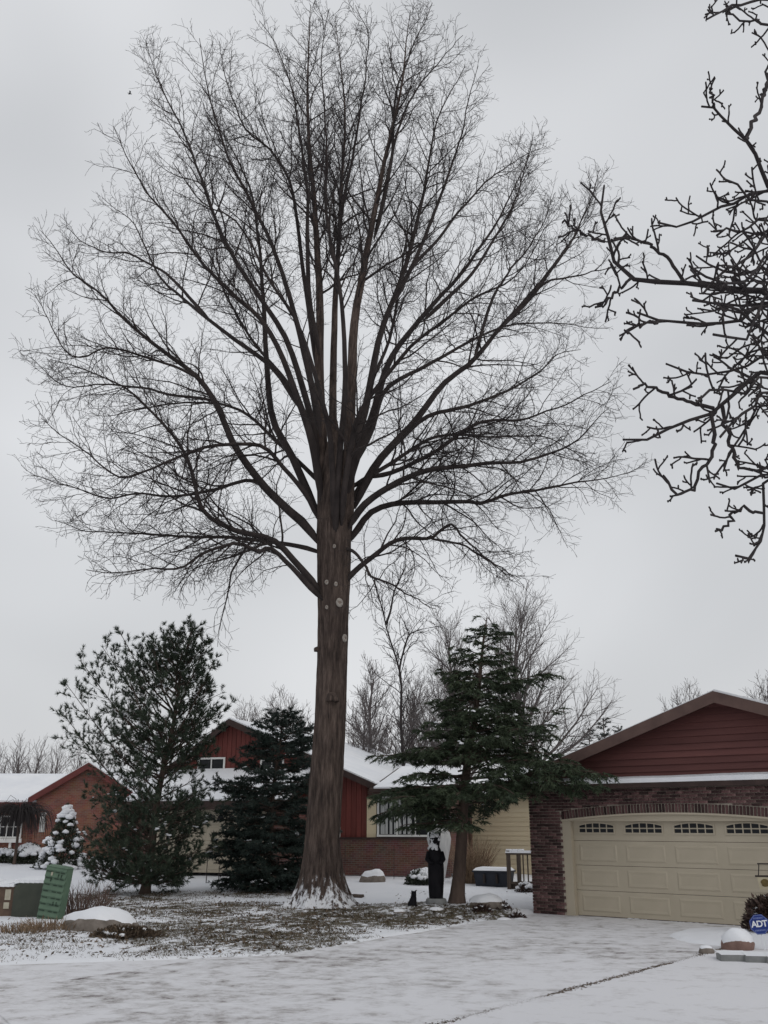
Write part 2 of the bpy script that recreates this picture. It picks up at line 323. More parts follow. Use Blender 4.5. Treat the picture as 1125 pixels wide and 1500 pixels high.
# ------------------------------------------------------------------ ground sheet
xs = np.concatenate([-np.geomspace(900, 15.2, 26), np.arange(-15, 12.5, 0.12), np.geomspace(12.6, 900, 26)])
ys = np.concatenate([-np.geomspace(120, 2, 8), np.arange(0, 14, 0.5), np.arange(14, 31, 0.12), np.arange(31, 52, 0.25), np.geomspace(52.3, 1200, 24)])
X, Y = np.meshgrid(xs, ys); Z = gz(X, Y)
V = np.stack([X, Y, Z], -1).reshape(-1, 3); nx, ny = len(xs), len(ys)
i = (np.arange(ny - 1)[:, None] * nx + np.arange(nx - 1)[None]).ravel()
me = mesh_np('ground', V, np.stack([i, i + 1, i + 1 + nx, i + nx], 1), True)
at_ = me.attributes.new('litter', 'FLOAT', 'POINT'); at_.data.foreach_set('value', litter(X, Y).ravel().astype(np.float32))
def groundmat():
    m = bpy.data.materials.new('snowy_lawn'); m.use_nodes = True; nt = m.node_tree; b = nt.nodes['Principled BSDF']; b.inputs['Roughness'].default_value = 0.8; b.inputs['Specular IOR Level'].default_value = 0.2
    l = nt.links.new
    t = node(nt, 'ShaderNodeTexCoord'); a = node(nt, 'ShaderNodeAttribute', attribute_name='litter')
    n1 = node(nt, 'ShaderNodeTexNoise', Scale=4.6, Detail=10, Roughness=0.78); n2 = node(nt, 'ShaderNodeTexNoise', Scale=0.7, Detail=4)
    n3 = node(nt, 'ShaderNodeTexNoise', Scale=14, Detail=6, Roughness=0.7)
    for n in (n1, n2, n3): l(t.outputs['Object'], n.inputs['Vector'])
    # cover = noise + litter weight -> threshold
    ad = node(nt, 'ShaderNodeMath', operation='MULTIPLY_ADD'); l(a.outputs['Fac'], ad.inputs[0]); ad.inputs[1].default_value = 0.205; l(n1.outputs['Fac'], ad.inputs[2])
    ad2 = node(nt, 'ShaderNodeMath', operation='MULTIPLY_ADD'); l(n2.outputs['Fac'], ad2.inputs[0]); ad2.inputs[1].default_value = 0.22; l(ad.outputs[0], ad2.inputs[2])
    r = node(nt, 'ShaderNodeMapRange'); l(ad2.outputs[0], r.inputs['Value']); r.inputs['From Min'].default_value = 0.765; r.inputs['From Max'].default_value = 0.86
    cr = node(nt, 'ShaderNodeValToRGB'); l(n3.outputs['Fac'], cr.inputs['Fac'])
    cr.color_ramp.elements[0].position = .3; cr.color_ramp.elements[0].color = (0.045, 0.036, 0.026, 1); cr.color_ramp.elements[1].position = .7; cr.color_ramp.elements[1].color = (0.15, 0.128, 0.088, 1)
    e = cr.color_ramp.elements.new(.5); e.color = (0.085, 0.072, 0.047, 1)
    sn = node(nt, 'ShaderNodeValToRGB'); l(n2.outputs['Fac'], sn.inputs['Fac']); sn.color_ramp.elements[0].color = (0.72, 0.74, 0.785, 1); sn.color_ramp.elements[1].color = (0.83, 0.84, 0.865, 1)
    mm = node(nt, 'ShaderNodeMix', data_type='RGBA'); l(r.outputs['Result'], mm.inputs['Factor']); l(sn.outputs['Color'], mm.inputs[6]); l(cr.outputs['Color'], mm.inputs[7]); l(mm.outputs[2], b.inputs['Base Color'])
    bp = node(nt, 'ShaderNodeBump', Strength=0.6, Distance=0.035); l(n1.outputs['Fac'], bp.inputs['Height']); l(bp.outputs['Normal'], b.inputs['Normal'])
    return m
ground = link('ground', me, groundmat()); ground['kind'] = 'structure'
def pavemat(name, seed, amount, base, rot):
    m = bpy.data.materials.new(name); m.use_nodes = True; nt = m.node_tree; b = nt.nodes['Principled BSDF']; b.inputs['Roughness'].default_value = 0.75; b.inputs['Specular IOR Level'].default_value = 0.25
    l = nt.links.new
    t = node(nt, 'ShaderNodeTexCoord'); mg = node(nt, 'ShaderNodeMapping', Location=(seed, seed * .7, 0), Rotation=(0, 0, rot), Scale=(1.0, 1.12, 1))
    n1 = node(nt, 'ShaderNodeTexNoise', Scale=2.6, Detail=12, Roughness=0.74, Distortion=0.25); n2 = node(nt, 'ShaderNodeTexNoise', Scale=0.35, Detail=5); n3 = node(nt, 'ShaderNodeTexNoise', Scale=22, Detail=5)
    l(t.outputs['Object'], mg.inputs['Vector']); l(mg.outputs['Vector'], n1.inputs['Vector']); l(mg.outputs['Vector'], n2.inputs['Vector']); l(t.outputs['Object'], n3.inputs['Vector'])
    ad = node(nt, 'ShaderNodeMath', operation='MULTIPLY_ADD'); l(n2.outputs['Fac'], ad.inputs[0]); ad.inputs[1].default_value = 0.45; l(n1.outputs['Fac'], ad.inputs[2])
    r = node(nt, 'ShaderNodeMapRange'); l(ad.outputs[0], r.inputs['Value']); r.inputs['From Min'].default_value = 0.70 - amount; r.inputs['From Max'].default_value = 1.02 - amount
    cr = node(nt, 'ShaderNodeValToRGB'); l(r.outputs['Result'], cr.inputs['Fac'])
    el = cr.color_ramp.elements; el[0].position = 0.1; el[0].color = (0.70, 0.70, 0.725, 1); el[1].position = 0.95; el[1].color = (*base, 1)
    e = el.new(0.42); e.color = (0.60, 0.595, 0.61, 1); e = el.new(0.70); e.color = (0.40, 0.385, 0.385, 1)
    l(cr.outputs['Color'], b.inputs['Base Color'])
    ad3 = node(nt, 'ShaderNodeMath', operation='MULTIPLY_ADD'); l(n3.outputs['Fac'], ad3.inputs[0]); ad3.inputs[1].default_value = 0.25; l(n1.outputs['Fac'], ad3.inputs[2])
    bp = node(nt, 'ShaderNodeBump', Strength=0.6, Distance=0.025); l(ad3.outputs[0], bp.inputs['Height']); l(bp.outputs['Normal'], b.inputs['Normal'])
    return m
def lotp(a, b, z): p = P0 + E1 * a + E2 * b; return (p[0], p[1], z)
st = MB().add([(-300, -100, 0), (300, -100, 0), (300, 15.55 + .25 * 305.75, 0), (-300, 15.55 - .25 * 294.25, 0)], [(0, 1, 2, 3)]).build('street', pavemat('thin_snow_on_street', 3.0, 0.05, (0.14, 0.125, 0.125), 0.15)); st['kind'] = 'structure'
dv = MB().add([lotp(-0.8, 0.5, .006), lotp(0.4, -14, .006), lotp(JOINT, -16, .006), lotp(JOINT, 0.5, .006)], [(0, 1, 2, 3)]).build('driveway', pavemat('thin_snow_on_driveway', 8.0, 0.085, (0.13, 0.11, 0.11), 0.35)); dv['kind'] = 'structure'
pd = MB().add([lotp(JOINT, 0.5, .011), lotp(JOINT, -17, .011), lotp(26, -17, .011), lotp(26, 0.5, .011)], [(0, 1, 2, 3)]).build('parking_pad', pavemat('thin_snow_on_pad', 21.0, -0.02, (0.2, 0.19, 0.185), 0.6)); pd['kind'] = 'structure'
# dirt caught in the joint between driveway and pad
rng = np.random.default_rng(5)
bb = rng.uniform(-15.5, -3.2, 2600); aa = JOINT + rng.normal(0, 0.035, 2600) * (0.3 + fbm(bb * 2, bb * 0) * 1.6) + .05 * (fbm(bb * 1.3, bb * 0 + 7) - .47)
V, Q = [], []
pp = P0[None] + E1[None] * aa[:, None] + E2[None] * bb[:, None]
s = rng.uniform(0.004, 0.014, 2600) * (.35 + sstep(fbm(bb * 1.1 + 4, bb * 0 + 2), .3, .6)); an = rng.uniform(0, 6.28, 2600)
for k in range(3):
    V.append(np.stack([pp[:, 0] + np.cos(an + k * 2.1) * s, pp[:, 1] + np.sin(an + k * 2.1) * s * 1.5, np.full(2600, .012)], 1))
V.append(np.stack([pp[:, 0], pp[:, 1], .0135 + s * .25], 1))
n = 2600; I = np.arange(n)
jd = link('joint_debris', mesh_np('joint_debris', np.concatenate(V), np.concatenate([np.stack([I + a_ * n, I + b_ * n, I + 3 * n], 1) for a_, b_ in ((0, 1), (1, 2), (2, 0))])), M['litter'])
tag(jd, 'dark crumbs of dirt caught in the joint across the snowy pavement', 'debris', kind='stuff')

# ================================================================== foliage helpers
def blades(base, dirn, Ln, wd, rng, bend=0.0):          # thin triangles
    n = len(base); d = nrm(dirn); r = rng.normal(size=(n, 3)); u = nrm(np.cross(d, r)); wd = np.broadcast_to(wd, (n,))[:, None]; Ln = np.broadcast_to(Ln, (n,))[:, None]
    V = np.stack([base - u * wd / 2, base + u * wd / 2, base + d * Ln], 1).reshape(-1, 3)
    return V, np.arange(3 * n).reshape(-1, 3)
def leaves(base, dirn, Ln, wd, rng, nrmv=None):          # diamond leaves, two triangles
    n = len(base); d = nrm(dirn); r = rng.normal(size=(n, 3)) if nrmv is None else nrmv; u = nrm(np.cross(d, r)); wd = np.broadcast_to(wd, (n,))[:, None]; Ln = np.broadcast_to(Ln, (n,))[:, None]
    m = base + d * Ln * 0.45
    V = np.stack([base, m + u * wd / 2, base + d * Ln, m - u * wd / 2], 1).reshape(-1, 3)
    k = np.arange(n)[:, None] * 4
    return V, np.concatenate([k + [0, 1, 2], k + [0, 2, 3]])
_ic = bmesh.new(); bmesh.ops.create_icosphere(_ic, subdivisions=1, radius=1); ICV = np.array([v.co[:] for v in _ic.verts]); ICF = np.array([[v.index for v in f.verts] for f in _ic.faces]); _ic.free()
_ic = bmesh.new(); bmesh.ops.create_icosphere(_ic, subdivisions=3, radius=1); IC3V = np.array([v.co[:] for v in _ic.verts]); IC3F = np.array([[v.index for v in f.verts] for f in _ic.faces]); _ic.free()
def clumps(C, S, rng):                                   # small irregular snow lumps
    n = len(C); k = len(ICV)
    V = C[:, None] + ICV[None] * S[:, None] * rng.uniform(0.75, 1.25, (n, k, 1))
    return V.reshape(-1, 3), (ICF[None] + (np.arange(n) * k)[:, None, None]).reshape(-1, 3)
def rockmesh(name, r, seed, amp=0.25, flat=None):
    rng = np.random.default_rng(seed); V = IC3V.copy(); o = rng.uniform(0, 50, 3)
    nn = fbm(V[:, 0] * 1.3 + o[0] + V[:, 2], V[:, 1] * 1.3 + o[1] - V[:, 2] * .7, 4) - .47
    V = V * (1 + amp * 2 * nn)[:, None] * np.array(r)
    V[:, 2] = np.maximum(V[:, 2], -0.25 * r[2])
    return V
def rock(parent_or_none, name, loc, r, seed, mat, label=None, cat=None, snow=True, cover=0.35, group=None, thick=0.05):
    V = rockmesh(name, r, seed)
    t = thing(name, label, cat, loc, 0, group)
    link('stone', mesh_np('stone', V, IC3F, True), mat, t)
    if snow:
        N = nrm(V / (np.array(r) ** 2)); kk = sstep(N[:, 2], cover, cover + 0.4)
        W = V * (1.02 + .10 * (fbm(V[:, 0] * 9 + seed, V[:, 1] * 9 + V[:, 2] * 5, 3) - .45))[:, None]; W = W - N * 0.03 * (1 - kk)[:, None]; W[:, 2] += kk * thick
        keep = (kk[IC3F].max(1) > 0.0)
        link('snow_cap', mesh_np('snow_cap', W, IC3F[keep], True), M['snow'], t)
    return t

# ================================================================== the big oak
rng = np.random.default_rng(11)
OY = 24.66
oak = thing('oak_tree', 'huge bare oak with a straight brown trunk and fan of ascending limbs', 'tree', (-1.43, OY, 0))
OB = np.array([-1.43, OY, 0.0])
# trunk with flared roots and furrowed bark
ctr = [(474, 1345), (472, 1290), (472, 1231), (478, 1140), (484, 1050), (487, 960), (488, 900), (489, 831), (489, 777), (489, 725), (490, 660), (491, 615)]
hw = [34, 29, 23.5, 23, 21.5, 21, 21.5, 23.5, 24.5, 21, 12, 1.5]
cpts = np.array([at(u, v, OY) for u, v in ctr]); crad = np.array([h / F * (OY * cP + (p[2] - CAMZ) * sP) for h, p in zip(hw, cpts)])
zz = np.concatenate([np.linspace(-0.15, 1.5, 60), np.linspace(1.52, cpts[-1, 2], 190)]); K = 130
th = np.linspace(0, 2 * np.pi, K, endpoint=False)
cxz = np.interp(zz, cpts[:, 2], cpts[:, 0]); rz_ = np.interp(zz, cpts[:, 2], crad)
TH, ZZ = np.meshgrid(th, zz)
fl = np.exp(-np.maximum(ZZ, 0) / 0.33)
rootm = 0.45 + 0.55 * np.maximum(0, np.cos(3.5 * TH + 0.7 * np.sin(2 * TH) + 0.6)) ** 1.3 + 0.25 * np.maximum(0, np.cos(TH * 7 + 2))
RR = rz_[:, None] * (1 + 0.95 * fl * rootm + 0.10 * np.exp(-ZZ / 1.4))
ridge = np.abs(fbm(TH * 7.6 + 0.35 * np.sin(ZZ * 1.1), ZZ * 1.5 + 3, 3) - 0.45); ridge2 = np.abs(np.sin(TH * 24 + 5 * fbm(TH * 3, ZZ * 1.2, 3)))
ridge[:, -6:] = ridge[:, :6] * np.linspace(0, 1, 6) + ridge[:, -6:] * np.linspace(1, 0, 6)
RR = RR * (1 + 0.05 * (fbm(TH * 2 / np.pi * 3, ZZ * 0.8, 2) - .4) * np.sin(TH / 2)) + 0.05 * ridge + 0.018 * ridge2
V = np.stack([cxz[:, None] + RR * np.cos(TH), OY + RR * np.sin(TH), ZZ], -1).reshape(-1, 3) - OB
nz = len(zz); i = np.arange(nz - 1)[:, None] * K + np.arange(K)[None]; i2 = np.arange(nz - 1)[:, None] * K + (np.arange(K)[None] + 1) % K
Q = np.stack([i, i2, i2 + K, i + K], -1).reshape(-1, 4)
def trunkmat():
    m = bpy.data.materials.new('furrowed_oak_bark'); m.use_nodes = True; nt = m.node_tree; b = nt.nodes['Principled BSDF']; b.inputs['Roughness'].default_value = 0.95; b.inputs['Specular IOR Level'].default_value = 0.15
    l = nt.links.new; t = node(nt, 'ShaderNodeTexCoord'); mg = node(nt, 'ShaderNodeMapping', Scale=(1, 1, 0.13))
    n1 = node(nt, 'ShaderNodeTexNoise', Scale=13, Detail=9, Roughness=0.7); n2 = node(nt, 'ShaderNodeTexNoise', Scale=1.1, Detail=4); n3 = node(nt, 'ShaderNodeTexNoise', Scale=9, Detail=7, Roughness=0.7)
    mg2 = node(nt, 'ShaderNodeMapping', Scale=(1, 1, 0.3))
    l(t.outputs['Object'], mg.inputs['Vector']); l(mg.outputs['Vector'], n1.inputs['Vector']); l(t.outputs['Object'], n2.inputs['Vector']); l(t.outputs['Object'], mg2.inputs['Vector']); l(mg2.outputs['Vector'], n3.inputs['Vector'])
    cr = node(nt, 'ShaderNodeValToRGB'); el = cr.color_ramp.elements; el[0].position = .34; el[0].color = (0.034, 0.027, 0.025, 1); el[1].position = .66; el[1].color = (0.150, 0.117, 0.102, 1)
    e = el.new(.5); e.color = (0.082, 0.063, 0.055, 1)
    l(n1.outputs['Fac'], cr.inputs['Fac'])
    mm = node(nt, 'ShaderNodeMix', data_type='RGBA', blend_type='MULTIPLY'); mm.inputs['Factor'].default_value = .7
    r2 = node(nt, 'ShaderNodeValToRGB'); r2.color_ramp.elements[0].position = .35; r2.color_ramp.elements[0].color = (.62, .6, .6, 1); r2.color_ramp.elements[1].position = .65; r2.color_ramp.elements[1].color = (1.15, 1.1, 1.05, 1)
    l(n2.outputs['Fac'], r2.inputs['Fac']); l(cr.outputs['Color'], mm.inputs[6]); l(r2.outputs['Color'], mm.inputs[7])
    # wind-blown snow stuck in the bark of the root flare
    sx = node(nt, 'ShaderNodeSeparateXYZ'); l(t.outputs['Object'], sx.inputs[0])
    hr = node(nt, 'ShaderNodeMapRange'); l(sx.outputs['Z'], hr.inputs['Value']); hr.inputs['From Min'].default_value = 0.05; hr.inputs['From Max'].default_value = 1.25; hr.inputs['To Min'].default_value = 0.21; hr.inputs['To Max'].default_value = -0.16
    ad = node(nt, 'ShaderNodeMath', operation='ADD'); l(hr.outputs['Result'], ad.inputs[0]); l(n3.outputs['Fac'], ad.inputs[1])
    th_ = node(nt, 'ShaderNodeMapRange'); l(ad.outputs[0], th_.inputs['Value']); th_.inputs['From Min'].default_value = 0.57; th_.inputs['From Max'].default_value = 0.66
    m2 = node(nt, 'ShaderNodeMix', data_type='RGBA'); l(th_.outputs['Result'], m2.inputs['Factor']); l(mm.outputs[2], m2.inputs[6]); m2.inputs[7].default_value = (.74, .75, .78, 1)
    l(m2.outputs[2], b.inputs['Base Color'])
    bp = node(nt, 'ShaderNodeBump', Strength=0.9, Distance=0.05); l(n1.outputs['Fac'], bp.inputs['Height']); l(bp.outputs['Normal'], b.inputs['Normal'])
    return m
M['trunk'] = trunkmat()
link('trunk', mesh_np('trunk', V, Q, True), M['trunk'], oak)
# limbs: (pixels traced on the photograph, depth offset at start, depth offset at tip, base radius)
LIMBS = [
 ([(476,830),(475,760),(473,700),(470,600),(468,520),(468,430),(462,330),(452,200),(450,80),(455,8)], 0, 1.0, .25),
 ([(489,800),(488,700),(488,640),(488,520),(493,400),(500,280),(505,160),(490,25)], .1, 3.2, .21),
 ([(505,810),(509,740),(512,650),(515,560),(520,460),(540,360),(560,250),(585,130),(600,12)], 0, -1.2, .25),
 ([(510,740),(518,660),(535,600),(560,480),(590,400),(620,280),(640,180),(680,95)], .2, 3.6, .20),
 ([(509,730),(515,690),(545,610),(575,520),(640,440),(692,380),(732,320),(756,270),(776,225)], -.2, -3.0, .19),
 ([(519,745),(533,712),(557,673),(608,618),(651,562),(694,528),(736,477),(779,434),(805,400),(840,350),(868,285)], 0, -1.0, .18),
 ([(505,800),(522,778),(544,750),(587,737),(672,735),(711,737),(736,727),(822,714),(886,699),(934,690)], 0, .6, .14),
 ([(510,775),(531,742),(565,716),(621,690),(694,682),(779,673),(843,643),(895,600)], -.2, -2.5, .15),
 ([(498,862),(516,840),(544,817),(582,791),(630,789),(660,767),(681,785),(719,823),(752,846)], -.1, -.8, .12),
 ([(630,789),(672,797),(702,812),(736,838),(765,850)], -.4, -1.6, .05),
 ([(500,802),(518,808),(535,827),(544,844),(574,857),(604,874),(640,892)], -.2, -1.4, .07),
 ([(512,740),(527,716),(565,665),(621,614),(676,597),(736,575),(788,545),(813,520),(850,512)], .2, 3.4, .15),
 ([(514,690),(544,631),(565,571),(621,537),(685,503),(745,477),(813,473),(890,480)], .2, 3.8, .13),
 ([(538,700),(580,690),(640,660),(700,620),(760,615),(830,590),(895,560)], 0, -4.0, .10),
 ([(552,340),(564,280),(580,200),(604,140),(636,100),(680,50)], -.7, -2.6, .09),
 ([(548,350),(560,300),(575,224),(580,140),(604,72),(632,8)], -.7, .6, .10),
 ([(572,450),(612,372),(648,280),(672,208),(688,140),(700,95)], .5, -1.0, .11),
 ([(580,440),(605,390),(640,352),(692,288),(748,240),(795,216)], .8, 4.2, .10),
 ([(620,470),(652,440),(692,400),(735,330),(760,280),(782,190)], -1.0, 1.0, .09),
 ([(736,477),(765,445),(808,392),(840,348),(862,300),(878,248)], -.8, 1.2, .08),
 ([(765,445),(804,412),(860,400),(910,388)], -.8, -2.2, .06),
 ([(694,528),(720,440),(745,400),(788,340),(816,280)], -.7, 3.0, .08),
 ([(470,800),(448,770),(422,747),(382,707),(347,658),(320,600),(293,556),(249,520),(191,476),(147,431),(107,400),(62,340)], 0, -.6, .19),
 ([(476,885),(462,858),(436,827),(400,791),(347,778),(311,760),(293,738),(284,702),(267,658),(231,613),(191,573),(140,548),(70,525)], -.1, -2.0, .14),
 ([(474,880),(450,856),(427,831),(396,802),(378,809),(347,796),(302,809),(262,831),(222,831),(178,840),(125,834)], -.3, -2.8, .11),
 ([(474,812),(450,803),(413,796),(333,787),(267,787),(213,780),(133,778),(80,762)], .1, 2.4, .10),
 ([(392,717),(370,704),(347,707),(302,720),(249,727),(200,722),(156,729),(102,711),(48,698)], -.2, 1.0, .08),
 ([(472,770),(458,738),(427,667),(400,613),(391,533),(387,467),(382,400),(372,300),(345,230),(300,160)], .2, 3.5, .18),
 ([(473,740),(455,640),(420,540),(385,470),(348,438),(308,398),(279,363),(249,318),(214,279),(184,224),(168,188)], -.2, -2.2, .17),
 ([(470,680),(450,590),(420,500),(388,448),(348,388),(318,323),(293,259),(269,194),(244,144),(219,90),(212,58)], .1, 1.4, .15),
 ([(470,640),(455,560),(428,448),(398,358),(368,299),(338,239),(313,164),(299,100),(294,58)], -.2, -3.4, .15),
 ([(469,560),(462,520),(448,423),(428,279),(398,224),(358,184),(330,110),(322,60)], .2, 4.0, .12),
 ([(468,520),(452,423),(450,279),(438,199),(428,129),(400,60),(382,28)], .1, -2.5, .12),
 ([(462,750),(445,720),(415,685),(382,653),(320,653),(267,667),(213,689),(178,698),(133,667),(93,640),(60,610)], -.2, -3.6, .10),
 ([(330,610),(311,587),(249,578),(213,569),(156,564),(89,564),(45,522)], -.3, 1.6, .07),
 ([(293,556),(258,538),(191,516),(156,509),(102,520),(50,430)], -.4, -2.6, .06),
 ([(308,470),(279,438),(239,398),(189,373),(139,363),(92,330)], -1.0, 1.5, .08),
 ([(440,600),(400,540),(333,489),(267,436),(231,400),(195,330),(150,290)], .4, 4.4, .12),
 ([(493,430),(497,340),(512,250),(530,150),(540,60),(520,10)], .8, -2.0, .10),
 ([(490,800),(494,720),(500,640),(506,560),(500,440),(480,320),(478,200),(470,90),(478,12)], -.3, -4.6, .14),
 ([(489,770),(487,690),(478,610),(440,480),(400,420),(350,330),(300,300),(250,240)], -.4, -5.2, .13),
 ([(500,770),(508,690),(530,600),(600,510),(650,470),(700,430),(760,400),(800,330)], -.4, -5.4, .13),
 ([(498,770),(503,700),(520,640),(545,560),(570,500),(585,420),(600,330),(650,230)], .5, 5.6, .13),
 ([(484,770),(476,700),(450,620),(420,560),(370,500),(330,430),(300,360),(255,290)], .5, 5.6, .12),
 ([(482,720),(420,660),(350,600),(280,590),(200,600),(130,610)], .4, 5.0, .10),
 ([(505,720),(570,680),(640,640),(720,640),(800,640),(870,680)], .4, 5.0, .10),
]
NG = 30
GP = np.zeros((len(LIMBS), NG, 3)); GR = np.zeros((len(LIMBS), NG))
for q, (px, d0, d1, r0) in enumerate(LIMBS):
    k = np.linspace(0, 1, len(px)) ** 1.15
    pts = np.array([at(u, v, OY + d0 + (d1 - d0) * kk) for (u, v), kk in zip(px, k)])
    g = resample(pts, NG)
    wv = rng.normal(0, 1, (NG, 3)); wv = (wv + np.roll(wv, 1, 0) + np.roll(wv, -1, 0)) / 3
    g += wv * 0.05 * np.linspace(0, 1, NG)[:, None]
    GP[q] = g; t = np.linspace(0, 1, NG); GR[q] = (r0 * (0.70 if q not in (0, 2) else .78) - 0.008) * (1 - t) ** 1.1 + 0.008; GR[q, 0] *= .3; GR[q, 1] *= .85; GR[q, 2] *= 1.04
lmb = []
for q in range(len(LIMBS)):
    Vv, Qq = tubes(GP[q:q + 1], GR[q:q + 1], 12)
    link('limb', mesh_np('limb', Vv - OB, Qq, True), M['trunk'] if q < 3 else M['limb'], oak)
def upt(p):                                  # twigs rise in the upper crown, level out and droop in the skirt
    return 0.24 * sstep(p[:, 2], 10.5, 18) - 0.05
LOW = np.array([p[-1, 2] < 15.5 for p in GP])          # the long lower limbs carry more side branches than the crowded leaders
def l2(t, L_, p): return 0.60 + 0.21 * L_ * (1 - t) ** 0.8
Ba, Ra = spawn(GP[LOW], GR[LOW], 0.18, 0.16, 0.98, lambda t, L_, p: l2(t, L_, p) * 1.12, 0.76, 9, upt, 0.15, 0.55, 0.012, 0.0056, rng)
Bb, Rb = spawn(GP[~LOW], GR[~LOW], 0.225, 0.42, 0.98, l2, 0.66, 9, upt, 0.13, 0.55, 0.012, 0.0056, rng)
B2, R2 = np.concatenate([Ba, Bb]), np.concatenate([Ra, Rb])
B3, R3 = spawn(B2, R2, 0.165, 0.12, 1.0, lambda t, L_, p: 0.28 + 0.34 * L_ * (1 - t * 0.75), 0.78, 5, lambda p: upt(p) * 0.8, 0.22, 0.6, 0.010, 0.0047, rng)
B4, R4 = spawn(B3, R3, 0.150, 0.15, 1.0, lambda t, L_, p: 0.14 + 0.32 * L_ * (1 - t * 0.6), 0.80, 3, lambda p: upt(p) * 0.7, 0.22, 0.7, 0.010, 0.0040, rng)
print('oak twigs', len(B2), len(B3), len(B4))
Vv, Qq = tubes(B2, R2, 5); o = link('branches', mesh_np('branches', Vv - OB, Qq, True), M['limb'], oak); o['kind'] = 'stuff'
Vv, Qq = merge([tubes(B3, R3, 3), tubes(B4, R4, 3)]); o = link('twigs', mesh_np('twigs', Vv - OB, Qq, True), M['twig'], oak); o['kind'] = 'stuff'
# pale pruning cuts on the trunk
for u, v, r in [(480, 858, .045), (493, 861, .04), (498, 887, .078), (480, 894, .035), (505, 937, .07), (491, 807, .035)]:
    p0 = at(u, v, OY); cxx = np.interp(p0[2], cpts[:, 2], cpts[:, 0]); rr = np.interp(p0[2], cpts[:, 2], crad) * 1.03
    dx = np.clip(p0[0] - cxx, -rr * .93, rr * .93); dyy = math.sqrt(max(rr * rr - dx * dx, 0.0004)); nv = Vector((dx, -dyy, 0)).normalized()
    c0 = Vector((cxx + dx, OY - dyy, p0[2]))
    m = MB().tube([c0 - nv * .10, c0 + nv * .022, c0 + nv * .036, c0 + nv * .030], [r * 1.3, r * 1.2, r * .98, r * .72], 16).mesh('pruning_cut', True)
    for vx in m.vertices:
        o_ = vx.co - c0; k_ = 1 + .35 * (float(fbm(o_.x / r * .9 + u, o_.z / r * .9 + v, 2)) - .4); vx.co = c0 + Vector((o_.x * k_, o_.y, o_.z * k_ * 1.25))
    for vx in m.vertices: vx.co -= Vector(OB)
    s_ = link('pruning_cut', m, M['scar'], oak)
    m = MB().tube([c0 + nv * .015, c0 + nv * .036], [r * .62, r * .5], 12).mesh('heartwood')
    for vx in m.vertices: vx.co -= Vector(OB)
    link('heartwood', m, M['scarheart'], s_)
for u, v, r in [(464, 950, .10), (487, 1025, .17)]:
    p0 = at(u, v, OY - .38); Vk = rockmesh('k', (r, r * .9, r * 1.1), int(u)) + np.array([p0[0], OY - (.36 if u > 470 else .1), p0[2]]) - OB
    link('burl', mesh_np('burl', Vk, IC3F, True), M['trunk'], oak)

